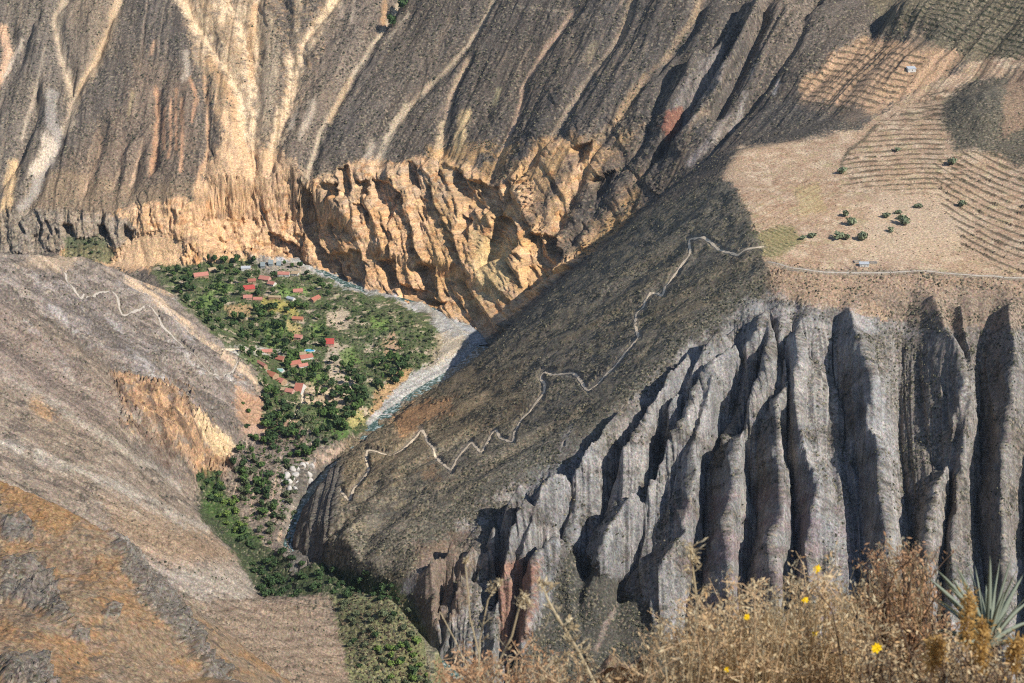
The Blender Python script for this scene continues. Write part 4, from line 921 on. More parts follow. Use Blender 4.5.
def quads_mesh(name, Q, mats, mi=None):
    """Q: (n,4,3) free quads"""
    n = len(Q); me = bpy.data.meshes.new(name); me.vertices.add(n*4); me.vertices.foreach_set('co', Q.astype(f32).ravel())
    me.loops.add(n*4); me.loops.foreach_set('vertex_index', np.arange(n*4, dtype=np.int32)); me.polygons.add(n); me.polygons.foreach_set('loop_start', np.arange(n, dtype=np.int32)*4)
    for m in (mats if isinstance(mats, (list, tuple)) else [mats]): me.materials.append(m)
    if mi is not None: me.polygons.foreach_set('material_index', np.asarray(mi, np.int32))
    me.update(); me.validate(); return me
# ------------------------------------------------------------------ footpaths
def ribbon(name, pts, hw, m, lift=.3, depth=.9, step=4.0, zf=None, wv=.25, label=None):
    p = np.array(pts, float)[:, :2]
    if zf is None:
        q = [p[0]]
        for a, b in zip(p[:-1], p[1:]):
            n = max(1, int(np.hypot(*(b-a))/step))
            for i in range(1, n+1): q.append(a+(b-a)*i/n)
        p = np.array(q)
        for _ in range(2): p[1:-1] = .5*p[1:-1]+.25*(p[:-2]+p[2:])
        z0 = np.array([ground(*a) for a in p])
    else:
        p = np.array(pts, float)[:, :2]; z0 = np.array(pts, float)[:, 2]
    t = np.gradient(p, axis=0); t /= np.linalg.norm(t, axis=1)[:, None]+1e-9; nrm = np.stack([-t[:, 1], t[:, 0]], 1)
    vs, fs = [], []
    for i, (a, nn) in enumerate(zip(p, nrm)):
        w = (hw if not callable(hw) else hw(a[1]))*(1+wv*1.2*math.sin(i*1.7)+wv*math.sin(i*.61)*math.sin(i*.23))
        for s in (-1, 1):
            e = a+nn*w*s; z = (ground(*e)+lift) if zf is None else z0[i]
            if zf is None: z = min(max(z, z0[i]-1.2+lift), z0[i]+1.2+lift)
            vs += [(e[0], e[1], z), (e[0]+nn[0]*s*.3, e[1]+nn[1]*s*.3, z-depth)]
    for i in range(len(p)-1):
        a, b = 4*i, 4*i+4
        fs += [(a, b, b+2, a+2), (a+1, b+1, b, a), (a+2, b+2, b+3, a+3)]
    return link(name, mesh_from(name, vs, fs, m, smooth=False), kind='structure')
m_path = mat('dusty_path', C(240,216,182), noise=(.6, .25))
m_path2 = mat('worn_path', C(192,180,164), noise=(.6, .25))
for nm, ln in PATHS.items():
    w = spots(ln)
    ribbon('path', w, {'spur': 1.4, 'left2': 1.5, 'left3': .7, 'rim': .6, 'village': 2.2, 'village2': 1.5}[nm], m_path if nm in ('spur', 'village', 'village2') else m_path2)
# ------------------------------------------------------------------ the river
mw = bpy.data.materials.new('river_water'); mw.use_nodes = True; nt = mw.node_tree; b = nt.nodes['Principled BSDF']; b.inputs['Roughness'].default_value = .28
geo = nt.nodes.new('ShaderNodeNewGeometry'); n1 = nt.nodes.new('ShaderNodeTexNoise'); n1.inputs['Scale'].default_value = .22; n1.inputs['Detail'].default_value = 5; n1.inputs['Roughness'].default_value = .7
cr = nt.nodes.new('ShaderNodeValToRGB'); e = cr.color_ramp.elements; e[0].position = .42; e[0].color = (*C(58,86,80).tolist(), 1); e[1].position = .60; e[1].color = (*C(206,214,208).tolist(), 1)
k_ = cr.color_ramp.elements.new(.52); k_.color = (*C(92,118,108).tolist(), 1)
bp = nt.nodes.new('ShaderNodeBump'); bp.inputs['Distance'].default_value = .5
for a_, b_ in ((geo.outputs['Position'], n1.inputs['Vector']), (n1.outputs['Fac'], cr.inputs[0]), (cr.outputs[0], b.inputs['Base Color']), (n1.outputs['Fac'], bp.inputs['Height']), (bp.outputs[0], b.inputs['Normal'])): nt.links.new(a_, b_)
ribbon('river', RIVD, lambda y: 9.5 if y > 2420 else (5.0 if y > 2000 else 9), mw, zf=1, wv=.08, depth=3)
log('paths')
# ------------------------------------------------------------------ vegetation
def leaf_mat(name, c1, c2):
    m = bpy.data.materials.new(name); m.use_nodes = True; nt = m.node_tree; b = nt.nodes['Principled BSDF']; b.inputs['Roughness'].default_value = .8; b.inputs['Specular IOR Level'].default_value = .15
    g = nt.nodes.new('ShaderNodeNewGeometry'); n = nt.nodes.new('ShaderNodeTexNoise'); n.inputs['Scale'].default_value = .45; n.inputs['Detail'].default_value = 3
    r = nt.nodes.new('ShaderNodeValToRGB'); e = r.color_ramp.elements; e[0].position = .38; e[1].position = .62; e[0].color = (*c1.tolist(), 1); e[1].color = (*c2.tolist(), 1)
    nt.links.new(g.outputs['Position'], n.inputs['Vector']); nt.links.new(n.outputs['Fac'], r.inputs[0]); nt.links.new(r.outputs[0], b.inputs['Base Color']); return m
M_dark = leaf_mat('dark_foliage', C(50,68,44), C(84,106,62)); M_mid = leaf_mat('green_foliage', C(62,88,48), C(104,126,66)); M_grey = leaf_mat('grey_green_foliage', C(78,90,66), C(120,124,88)); M_lime = leaf_mat('light_green_foliage', C(84,112,50), C(134,150,78))
M_pale = leaf_mat('pale_olive_foliage', C(112,122,92), C(150,156,120)); M_dry = leaf_mat('dry_brush_foliage', C(96,84,68), C(136,118,92)); M_bark = mat('bark', C(96,80,64), noise=(2, .3))
def tube(vs, fs, a, b, ra, rb, n=5):
    a, b = np.array(a, float), np.array(b, float); d = b-a; d /= np.linalg.norm(d)+1e-9; u = np.cross(d, [0.3, .9, .1]); u /= np.linalg.norm(u); w = np.cross(d, u); k = len(vs)
    for p, r in ((a, ra), (b, rb)):
        for i in range(n):
            t = 2*math.pi*i/n; vs.append(tuple(p+r*(math.cos(t)*u+math.sin(t)*w)))
    for i in range(n): fs.append((k+i, k+(i+1) % n, k+n+(i+1) % n, k+n+i))
def crown_quads(r, n, size, lobes, rg, flat=.75, h0=0.0, tall=1.0):
    """leaf sprays scattered through a few uneven lobes"""
    cs = []
    for i in range(lobes):
        t = rg.random()*2*math.pi; q = r*.55*math.sqrt(rg.random())
        cs.append((q*math.cos(t), q*math.sin(t), h0+(rg.random()-.35)*r*.8*flat*tall, r*(.35+.35*rg.random())))
    Q = []
    for i in range(n):
        c = cs[rg.integers(len(cs))]; v = rg.normal(size=3); v /= np.linalg.norm(v)+1e-9; q = c[3]*(.55+.45*rg.random()**.5)
        p = np.array([c[0]+v[0]*q, c[1]+v[1]*q, c[2]+v[2]*q*flat*tall]); nrm = v+rg.normal(size=3)*.5+[0, 0, .4]; nrm /= np.linalg.norm(nrm)
        a = np.cross(nrm, rg.normal(size=3)); a /= np.linalg.norm(a)+1e-9; b = np.cross(nrm, a); s = size*(.6+.8*rg.random())
        Q.append([p-a*s-b*s*.6, p+a*s-b*s*.7, p+a*s*.8+b*s*.7, p-a*s*.9+b*s*.6])
    return np.array(Q)
def tree_meshes(i, r, h, kind='tree'):
    rg = np.random.default_rng(100+i)
    if kind == 'tree': Q = crown_quads(r, 230, r*.17, 7, rg, .85, h)
    elif kind == 'tall': Q = crown_quads(r*.6, 200, r*.13, 6, rg, 1.0, h, 1.9)
    else: Q = crown_quads(r, 170, r*.17, 6, rg, .62, h)
    cm = quads_mesh(kind+'_crown', Q, M_dark)
    vs, fs = [], []; top = h*.9
    if kind in ('tree', 'tall'):
        tube(vs, fs, (0, 0, -1.5), (.1*r, 0, top*.6), r*.09, r*.06, 6); tube(vs, fs, (.1*r, 0, top*.6), (0, 0, top), r*.06, r*.025, 6)
        for k in range(4):
            t = k*1.6+i; tube(vs, fs, (.08*r, 0, top*(.45+.1*k)), (r*.45*math.cos(t), r*.45*math.sin(t), top*(.8+.1*k)), r*.04, r*.012, 5)
    else:
        for k in range(6):
            t = k*1.05+i; tube(vs, fs, (0, 0, -.8), (r*.5*math.cos(t), r*.5*math.sin(t), h*.9+.25*r), r*.045, r*.012, 5)
    tm = mesh_from(kind+'_trunk', vs, fs, M_bark)
    return cm, tm
PROTO = {'tree': [tree_meshes(i, 4.6, 5.2) for i in range(5)], 'tall': [tree_meshes(i+5, 4.2, 7.5, 'tall') for i in range(2)], 'shrub': [tree_meshes(i+8, 2.6, 1.5, 'shrub') for i in range(5)]}
_mcache = {}
def tinted(me, m):
    k = (me.name, m.name)
    if k not in _mcache:
        c = me.copy(); c.materials.clear(); c.materials.append(m); _mcache[k] = c
    return _mcache[k]
rt = random.Random(5)
def plant(kind, loc, scale, m, name, label, cat, group):
    cm, tm = PROTO[kind][rt.randrange(len(PROTO[kind]))]
    e = bpy.data.objects.new(name, None); COLL.objects.link(e); e.location = loc; e.rotation_euler = (0, 0, rt.random()*6.28); s = (1.62 if kind != 'shrub' else 1.25)*scale*(.85+.3*rt.random()); e.scale = (s, s*(.9+.2*rt.random()), s*(.85+.3*rt.random())); e.empty_display_size = 1
    e['label'] = label; e['category'] = cat
    if group: e['group'] = group
    link('crown' if kind != 'shrub' else 'foliage', tinted(cm, m), e); link('trunk' if kind != 'shrub' else 'stems', tm, e)
    return e
def scatter(poly, n, mind, rgen, avoid=()):
    xs = [p[0] for p in poly]; ys_ = [p[1] for p in poly]; out = []
    tries = 0
    while len(out) < n and tries < n*60:
        tries += 1; u = rgen.uniform(min(xs), max(xs)); v = rgen.uniform(min(ys_), max(ys_))
        if poly_sd(np.array([u]), np.array([v]), poly)[0] < 0: continue
        if any((u-a)**2+((v-b)*1.5)**2 < mind*mind for a, b in out): continue
        if any(abs(u-a) < r+3 and -3 < v-b < r*.8+5 for a, b, r in avoid): continue
        out.append((u, v))
    return out
# ------------------------------------------------------------------ houses
m_glass = mat('window_dark', (.03,.035,.04), rough=.2, spec=.5); m_door = mat('door_wood', C(86,60,42), noise=(3, .2))
_mats = {}
def cmat(nm, rgb, sc=1.2):
    if nm not in _mats: _mats[nm] = mat(nm, C(*rgb), noise=(sc, .18))
    return _mats[nm]
def box(name, x0, x1, y0, y1, z0, z1, m, parent):
    v = [(x0,y0,z0),(x1,y0,z0),(x1,y1,z0),(x0,y1,z0),(x0,y0,z1),(x1,y0,z1),(x1,y1,z1),(x0,y1,z1)]
    return link(name, mesh_from(name, v, [(0,3,2,1),(4,5,6,7),(0,1,5,4),(1,2,6,5),(2,3,7,6),(3,0,4,7)], m), parent)
def house(u, v, L_, W_, rot, roofm, wallm, label, h=2.8, shed=False, group=None, loc=None, cat='house', name='house'):
    p = spots([(u, v)])[0] if loc is None else loc
    e = bpy.data.objects.new(name, None); COLL.objects.link(e); e.location = (p[0], p[1], p[2]-.2); e.rotation_euler = (0, 0, math.radians(rot)); e['label'] = label; e['category'] = cat
    if group: e['group'] = group
    L_ *= 1.42; W_ *= 1.42; h *= 1.3
    x, y = L_/2, W_/2; rh = W_*.34 if not shed else W_*.2
    # walls with gables
    if not shed:
        vs = [(-x,-y,-2),(x,-y,-2),(x,y,-2),(-x,y,-2),(-x,-y,h),(x,-y,h),(x,y,h),(-x,y,h),(-x,0,h+rh),(x,0,h+rh)]
        fs = [(0,1,5,4),(2,3,7,6),(3,0,4,8,7),(1,2,6,9,5)]
    else:
        vs = [(-x,-y,-2),(x,-y,-2),(x,y,-2),(-x,y,-2),(-x,-y,h),(x,-y,h),(x,y,h+rh),(-x,y,h+rh)]
        fs = [(0,1,5,4),(2,3,7,6),(3,0,4,7),(1,2,6,5)]
    link('wall', mesh_from('house_wall', vs, fs, wallm), e)
    o, t = .55, .16; vs, fs = [], []
    def slab(a, b, c, d):
        k = len(vs); n_ = [a, b, c, d]; vs.extend([(q[0], q[1], q[2]+t) for q in n_]); vs.extend([(q[0], q[1], q[2]+.02) for q in n_])
        fs.extend([(k,k+1,k+2,k+3),(k+7,k+6,k+5,k+4),(k,k+4,k+5,k+1),(k+1,k+5,k+6,k+2),(k+2,k+6,k+7,k+3),(k+3,k+7,k+4,k)])
    if not shed:
        sl = rh/y
        for s in (-1, 1):
            nseg = max(2, int(L_/1.1))                     # corrugation: alternate strips sit a little higher
            for i in range(nseg):
                xa = -x-o+(2*x+2*o)*i/nseg; xb = -x-o+(2*x+2*o)*(i+1)/nseg; dz = .06*(i % 2)
                q = [(xa, s*(y+o), h-o*sl+dz), (xb, s*(y+o), h-o*sl+dz), (xb, 0, h+rh+dz), (xa, 0, h+rh+dz)]
                slab(*(q if s < 0 else q[::-1]))
    else:
        sl = rh/(2*y); nseg = max(2, int(L_/1.1))
        for i in range(nseg):
            xa = -x-o+(2*x+2*o)*i/nseg; xb = -x-o+(2*x+2*o)*(i+1)/nseg; dz = .06*(i % 2)
            slab((xa, -y-o, h-o*sl+dz), (xb, -y-o, h-o*sl+dz), (xb, y+o, h+rh+o*sl+dz), (xa, y+o, h+rh+o*sl+dz))
    link('roof', mesh_from('house_roof', vs, fs, roofm), e)
    box('door', -.5+x*.1, .5+x*.1, -y-.06, -y+.02, .15, 2.2, m_door, e)
    for k in range(max(1, int(L_/5))):
        xx = -x+1.4+k*(2*x-2.8)/max(1, int(L_/5)-1+1e-6) if L_ > 10 else -x*.55
        if abs(xx-x*.1) < 1.2: continue
        box('window', xx-.5, xx+.5, -y-.05, -y+.02, 1.1, 2.0, m_glass, e)
    box('window', x-.02, x+.05, -.5, .5, 1.1, 2.0, m_glass, e)
    return e
red = cmat('red_metal_roof', (196,88,78)); pinkr = cmat('faded_red_roof', (204,138,120)); terra = cmat('terracotta_roof', (188,120,100)); orng = cmat('orange_roof', (198,128,100)); gryr = cmat('grey_metal_roof', (196,198,198)); tanr = cmat('straw_roof', (190,164,130)); brwn = cmat('brown_roof', (132,92,74))
wht = cmat('white_wall', (226,220,208)); adobe = cmat('adobe_wall', (190,156,124)); pinkw = cmat('pink_wall', (214,168,150))
HOUSES = [
 (201,278,17,9,20,pinkr,adobe,'long faded red roof half hidden by trees at the upper left of the village'),
 (212,271,9,7,30,tanr,adobe,'small tan roofed hut just above the long faded red roof, below the golden cliff'),
 (246,270,11,6,5,gryr,wht,'pale grey metal roofed house at the top of the village beside the cliff foot'),
 (249,291,13,10,15,red,adobe,'house with the brightest red roof in the upper village'),
 (248,300,10,7,5,pinkr,pinkw,'small pinkish house directly below the brightest red roof'),
 (258,300,10,6,0,pinkr,adobe,'low faded pink roof beside the small pinkish house below the brightest red roof'),
 (265,280,13,9,-20,pinkr,pinkw,'wide pinkish roof in the upper middle of the village'),
 (252,284,9,6,10,terra,adobe,'small terracotta roof tucked above the brightest red roof'),
 (272,285,9,7,-30,pinkr,wht,'small pale walled house right of the wide pinkish roof'),
 (284,277,14,7,-5,pinkr,wht,'white walled house with faded red roof above the bright green lawn'),
 (295,277,9,6,-15,tanr,wht,'tan roofed house at the right end of the lawn, near the river bank'),
 (275,300,14,4,-5,tanr,adobe,'long narrow straw coloured shed roof in the middle of the village'),
 (291,302,10,5,-35,gryr,wht,'white tilted metal roof at the right of the narrow straw coloured shed'),
 (298,294,11,7,10,pinkr,adobe,'pinkish roofed house just below the bright green lawn'),
 (315,302,14,7,58,terra,adobe,'steeply turned terracotta roof standing alone among dark trees right of centre'),
 (298,322,12,6,-8,orng,adobe,'orange roofed house beside the yellow green plot'),
 (298,340,9,6,-15,pinkr,pinkw,'little pink house above the blue swimming pool'),
 (330,345,9,12,2,red,pinkw,'square bright pink red roof at the edge of the sandy clearing'),
 (267,353,11,6,10,pinkr,adobe,'small pink roof beside the pale village road'),
 (281,361,9,8,-25,terra,adobe,'dark terracotta roofed house left of the green lawn by the pool'),
 (295,366,12,8,28,terra,adobe,'left wing of the large terracotta roofed lodge below the blue pool'),
 (306,359,14,8,28,terra,wht,'right wing of the large terracotta roofed lodge nearest the blue pool'),
 (303,368,10,6,28,pinkr,wht,'low front wing of the terracotta lodge with pale walls'),
 (272,378,12,9,-40,orng,adobe,'orange red roof just below the pale turquoise pool'),
 (281,384,9,9,-35,pinkr,adobe,'pinkish red roof touching the lower right corner of the orange red one'),
 (300,392,8,19,-12,terra,wht,'long red roofed building standing upright at the head of the footpath'),
 (290,395,8,7,-20,pinkr,pinkw,'small faded pink roof left of the long upright red roofed building'),
 (284,393,6,5,-10,tanr,pinkw,'tiny pale shed below the pinkish red roof'),
 (262,367,16,4,-52,pinkr,adobe,'narrow slanting faded roof at the foot of the left hand slope'),
 (303,356,7,5,10,tanr,wht,'little poolside hut with a straw roof between pool and lodge'),
]
for h_ in HOUSES: house(*h_, shed=(h_[2] < 9.5 and h_[3] < 6.5))
for i, (u, v) in enumerate([(263,267),(271,266),(279,266)]):
    house(u, v, 5, 10, 4, cmat('greenhouse_sheet', (150,158,156)), cmat('greenhouse_side', (160,164,158)), ['left', 'middle', 'right'][i]+'most of the three long grey greenhouses under the golden cliff', h=2.2, group='greenhouses under the golden cliff', cat='greenhouse', name='greenhouse')
house(911, 72, 9, 6, 10, gryr, wht, 'small white roofed hut alone on the dry terraces above the mesa', shed=True, cat='hut', name='hut')
house(864, 266, 8, 4, 0, gryr, wht, 'white roofed hut on the rim of the mesa beside grey ruins', shed=True, cat='hut', name='hut')
# roofless stone ruins beside it
def ruin(u, v, L_, W_, rot, label):
    p = spots([(u, v)])[0]; e = bpy.data.objects.new('ruin', None); COLL.objects.link(e); e.location = p; e.rotation_euler = (0, 0, math.radians(rot)); e['label'] = label; e['category'] = 'ruin'; e['group'] = 'stone ruins on the rim'
    st = cmat('ruin_stone', (172,164,152))
    for a in ((-L_/2, L_/2, -W_/2-.25, -W_/2+.25), (-L_/2, L_/2, W_/2-.25, W_/2+.25), (-L_/2-.25, -L_/2+.25, -W_/2+.26, W_/2-.26), (L_/2-.25, L_/2+.25, -W_/2+.26, W_/2-.26)):
        box('wall', *a, -1, 1.2+random.random()*.8, st, e)
ruin(857,262,8,6,10,'left of the two low roofless stone ruins on the mesa rim'); ruin(873,263,9,5,-5,'right of the two low roofless stone ruins on the mesa rim')
# swimming pools
def pool(u, v, pts, water, label):
    p = spots([(u, v)])[0]; e = bpy.data.objects.new('swimming_pool', None); COLL.objects.link(e); e.location = (p[0], p[1], p[2]+.9); e['label'] = label; e['category'] = 'pool'
    def prism(sc, z0, z1):
        n = len(pts); vs = [(a*sc, b*sc, z0) for a, b in pts]+[(a*sc, b*sc, z1) for a, b in pts]; return vs, [tuple(range(n, 2*n))]+[(i, (i+1) % n, n+(i+1) % n, n+i) for i in range(n)]
    v_, f_ = prism(1.22, -2, .0); link('pool_deck', mesh_from('pool_deck', v_, f_, wht), e)
    v_, f_ = prism(1.0, -.05, .06); link('water', mesh_from('pool_water', v_, f_, water), e)
pool(310, 351, [(-7,-3),(0,-5.5),(6,-4),(7,1),(3,4.5),(-3,5),(-7,3)], mat('pool_water_blue', C(64,180,214), rough=.08, spec=.5), 'bright blue kidney shaped swimming pool on the lawn above the terracotta lodge')
pool(279, 372, [(-6,-6),(5,-6),(7,0),(4,6),(-6,6)], mat('pool_water_pale', C(160,214,196), rough=.1, spec=.5), 'pale turquoise swimming pool above the orange red roof')
# ------------------------------------------------------------------ trees of the village and the gorge
AV = [(h_[0], h_[1], max(h_[2], h_[3])*.36) for h_ in HOUSES]+[(310,351,6),(279,372,5),(271,266,9)]
TG = [
 ([(155,270),(195,266),(238,262),(240,282),(222,300),(232,330),(215,335),(185,305)], 46, 6.2, M_dark, .95, 'tree', 'dark broadleaf tree in the dense grove at the upper left of the village', 'grove at the upper left of the village'),
 ([(235,264),(300,266),(332,286),(330,312),(290,312),(240,312)], 30, 7.2, M_dark, .85, 'tree', 'dark tree between the roofs of the upper village', 'trees between the upper roofs'),
 ([(225,312),(300,306),(330,330),(322,352),(290,350),(240,345)], 38, 6.6, M_dark, .95, 'tree', 'dark round tree in the middle of the village', 'trees in the middle of the village'),
 ([(236,352),(300,352),(322,372),(300,388),(262,372)], 24, 6.4, M_mid, .85, 'tree', 'green garden tree around the pools and the lodge', 'garden trees around the pools'),
 ([(262,385),(285,400),(296,430),(286,446),(262,448),(268,420)], 30, 5.6, M_dark, .95, 'tree', 'dark tree in the thick strip at the foot of the left hand slope', 'trees along the foot of the slope'),
 ([(308,368),(345,362),(372,392),(362,418),(345,436),(318,412),(310,390)], 46, 6.2, M_dark, 1.0, 'tree', 'dark tree on the lower village terrace', 'trees of the lower terrace'),
 ([(370,365),(400,350),(412,372),(398,386),(378,398)], 15, 6.4, M_dark, 1.15, 'tree', 'large dark tree on the terrace edge above the gravel bed', 'large trees above the gravel bed'),
 ([(300,396),(330,410),(345,440),(320,452),(296,436)], 14, 7.5, M_grey, .85, 'tree', 'grey green tree on the stony ground below the village', 'grey green trees below the village'),

 ([(236,442),(262,440),(288,486),(270,520),(248,520),(228,482)], 22, 6.5, M_mid, .9, 'tree', 'green tree on the left side of the rocky gorge below the village', 'trees in the gorge below the village'),
 ([(280,440),(322,436),(318,460),(290,462)], 12, 6.5, M_mid, .85, 'tree', 'green tree at the lip of the gorge just above the white boulders', 'trees at the lip of the gorge'),
]
_poss = []
for poly, n, md, m, sc0, kind, lab, grp in TG:
    uv = scatter(poly, n, md, rt, AV); ps = spots(uv) if uv else []
    for p in ps:
        kd = kind if rt.random() > .12 else 'tall'
        plant(kd, p, sc0*rt.uniform(.75, 1.15), m if rt.random() > .38 else (M_mid if m is M_dark else M_dark), 'tree', lab, 'tree', grp)
TS = [
 ([(332,292),(398,310),(440,338),(432,366),(408,372),(392,350),(360,346),(338,326)], 74, 5.6, M_grey, 1.25, 'grey green bush on the flat between the village and the river', 'bushes on the river flat'),
 ([(198,478),(216,478),(226,500),(206,512)], 10, 5, M_dark, 1.9, 'dark bush at the top of the green gully below the orange rocks', 'dark bushes at the gully head'),
 ([(208,492),(226,486),(250,520),(262,540),(240,544),(212,515)], 24, 5.4, M_lime, 1.5, 'fresh green bush in the moist gully below the orange rocks', 'fresh green bushes in the gully'),
 ([(232,540),(262,540),(300,566),(395,584),(400,602),(330,600),(262,600)], 56, 6.2, M_dark, 2.0, 'dark green bush in the thicket along the gorge edge', 'thicket along the gorge edge'),
 ([(335,602),(398,594),(424,630),(438,690),(372,690),(350,660)], 46, 7.4, M_grey, 1.6, 'grey green bush on the mound above the lower gorge', 'bushes on the gorge mound'),
 ([(372,640),(420,640),(436,684),(380,684)], 14, 8.0, M_lime, 2.0, 'bright green bush at the bottom of the gorge mound', 'bright bushes at the foot of the mound'),
 ([(236,452),(300,440),(318,462),(300,490),(292,540),(262,536),(240,500)], 48, 6.5, M_grey, 1.9, 'small bush among the pink rocks of the upper gorge', 'bushes among the pink gorge rocks'),
 ([(236,385),(262,440),(240,470),(225,460),(246,440)], 6, 7.0, M_mid, 1.2, 'green bush at the foot of the orange rock spur', 'bushes at the foot of the orange spur'),
 ([(66,244),(98,244),(112,256),(80,258)], 9, 5, M_grey, 1.3, 'pale green bush under the dark cliff band at far left', 'bushes under the dark cliff band'),
]
for poly, n, md, m, sc0, lab, grp in TS:
    uv = scatter(poly, n, md, rt, ()); ps = spots(uv) if uv else []
    for p in ps: plant('shrub', p, sc0*rt.uniform(.6, 1.25), m if rt.random() > .3 else M_dark, 'shrub', lab, 'shrub', grp)
# undergrowth: small tufts nobody could count, one object
def undergrowth(name, polys, m, label, hsc=1.0, seed=3):
    rg = random.Random(seed); r2 = np.random.default_rng(seed); Q = []
    for poly, n, s in polys:
        uv = scatter(poly, n, 0.0, rg); ps = spots(uv)
        for p in ps:
            q = crown_quads(s*rg.uniform(.6, 1.3), 12, s*.35, 2, r2, .6, s*.3); Q.append(q+np.array(p)[None, None])
    return link(name, quads_mesh(name, np.concatenate(Q), m), kind='stuff', label=label, category='undergrowth')
VIL = [(160,270),(235,262),(300,266),(400,312),(440,340),(430,365),(400,384),(366,425),(330,446),(280,446),(262,420),(266,395),(240,352),(215,333),(180,300)]
undergrowth('undergrowth', [(VIL, 1700, 2.3), ([(240,440),(320,440),(305,490),(292,545),(262,540),(236,490)], 260, 2.4)], M_mid, 'low green garden growth between the village trees')
undergrowth('dry_brush', [(VIL, 700, 2.0), ([(240,440),(330,440),(305,490),(292,550),(262,540),(236,490)], 260, 1.6), ([(330,600),(400,590),(440,690),(360,690)], 500, 2.0)], M_dry, 'dry brown brush on the village flats and gorge banks', seed=4)
# bushes of the mesa, each of the larger ones told apart
MES = [(845,213,1.5,'dark green bush with its neighbour below, left of the pale field centre'),(852,222,1.6,'round bush touching the lower right of the left hand pair on the pale field'),(838,236,1.6,'green bush nearest the rim at the left of the pale field'),(863,237,1.7,'wide dark bush at the lower middle of the pale field'),(886,215,1.3,'round bush in the upper middle of the pale field'),(898,211,1.2,'tall thin bush at the top right of the pale field'),(905,222,1.8,'largest dark round bush at the right of the pale field'),(892,229,1.4,'round bush just left and below the largest dark one'),(899,216,1.0,'little bush under the tall thin one'),(846,237,1.0,'small grey bush right of the green one nearest the rim'),
       (841,171,1.4,'dark bush at the lower end of the field boundary'),(950,162,1.6,'dark bush at the head of the lower terraces'),(897,148,1.2,'bush in the middle of the upper terraces'),(918,205,1.4,'grey bush at the right edge of the pale field'),(962,203,1.5,'grey bush among the right hand terraces'),(802,237,1.1,'dark tuft at the corner of the small green plot'),(812,235,1.2,'second dark tuft right of the small green plot'),(790,84,0,''),]
for u, v, s, lab in MES:
    if s: plant('shrub', spots([(u, v+3)])[0], s*1.5, M_pale, 'shrub', lab, 'shrub', 'bushes on the mesa fields')
undergrowth('dry_tufts', [([(730,190),(840,160),(850,200),(800,235),(760,225)], 60, 1.0), ([(850,175),(1020,170),(1020,262),(880,268),(860,250)], 120, 1.2), ([(800,60),(940,45),(930,90),(880,130),(800,110)], 90, 1.4), ([(770,262),(1020,272),(1020,300),(770,290)], 160, 1.2)], M_dry, 'tiny dry tufts dotted over the tan mesa and its rim', seed=6)
for u, v, s, lab in [(404,13,2.6,'dark tree beside the top of the pale chute at the upper edge'),(392,29,2.2,'dark tree a little below it left of the same chute')]:
    plant('tree', spots([(u, v)])[0], s*.6, M_dark, 'tree', lab, 'tree', None)
# boulders
def boulder_mesh(seed):
    rg = np.random.default_rng(seed); import bmesh
    bm = bmesh.new(); bmesh.ops.create_icosphere(bm, subdivisions=2, radius=1)
    ax = rg.normal(size=(9, 3)); ax /= np.linalg.norm(ax, axis=1)[:, None]; cut = .55+.35*rg.random(9)
    for v in bm.verts:
        p = np.array(v.co)
        for a, c in zip(ax, cut):
            dd = p@a
            if dd > c: p = p-(dd-c)*a
        v.co = p*(1, .8, .7)
    me = bpy.data.meshes.new('boulder'); bm.to_mesh(me); bm.free(); return me
mb_w = mat('pale_boulder', C(216,208,196), noise=(.8, .2), bump=.2); mb_g = mat('grey_boulder', C(176,166,156), noise=(.8, .25), bump=.2)
BP = [boulder_mesh(i) for i in range(4)]; [b_.materials.append(mb_w) for b_ in BP]
for poly, n, md, s0, lab, grp in [([(286,466),(312,462),(316,482),(300,498),(284,488)], 16, 5, 5.2, 'big white boulder in the narrow of the gorge', 'white boulders in the gorge'),
        ([(440,335),(474,332),(482,342),(440,372),(405,398),(395,396),(430,368)], 40, 4, 1.5, 'pale river boulder on the gravel flat', 'boulders on the gravel flat'),
        ([(262,258),(300,262),(345,284),(340,288),(300,268)], 14, 4, 1.6, 'pale boulder on the upstream river bank', 'boulders on the upstream bank'),
        ([(282,500),(298,505),(292,550),(282,545)], 12, 4, 2.4, 'pale boulder in the stream of the lower gorge', 'boulders in the lower gorge stream')]:
    for p in spots(scatter(poly, n, md, rt)):
        o = link('boulder', BP[rt.randrange(4)], label=lab, category='boulder', group=grp); s = s0*rt.uniform(.6, 1.4); o.location = (p[0], p[1], p[2]+.1*s); o.scale = (s, s, s); o.rotation_euler = (rt.random(), rt.random(), rt.random()*6)
log('village')
# ------------------------------------------------------------------ the viewer's own slope
def rim_z(y):
    return ZC + np.interp(y, [-14, 0, 7.6, 9.5, 14, 60, 300, 745], [4, -1.65, -4.72, -6.0, -10.5, -62, -265, -478])
yy = np.concatenate([np.linspace(-14, 12, 90), 12*np.exp(np.linspace(.02, math.log(745/12.), 90))]); tt_ = np.linspace(-1, 1, 161)
half = 16+.95*np.maximum(yy, 0)
RX = (half[None]*tt_[:, None]); RY = np.broadcast_to(yy, RX.shape); RZ_ = rim_z(RY)
RZ_ = RZ_ + .10*fbm(RX*1.1, RY*1.1, 4, 200)*np.clip(1+RY/12, 1, 14)*1.3 + .05*RX*np.clip(1-RY/60, 0, 1)*0
rc = np.ones((RX.size, 4), f32); base = C(170,134,98); n_ = fbm(RX.ravel()*.8, RY.ravel()*.8, 4, 203)[:, None]
rc[:, :3] = base*(1+.5*n_); rc[:, :3] += (C(150,142,132)-rc[:, :3])*sstep(.1, .3, fbm(RX.ravel()*.3, RY.ravel()*.3, 3, 207))[:, None]; rc[:, :3] = np.clip(rc[:, :3], .02, .7)
mer = grid_mesh('rim_hillside', np.stack([RX.ravel(), RY.ravel(), RZ_.ravel()], 1), len(tt_), len(yy), rc)
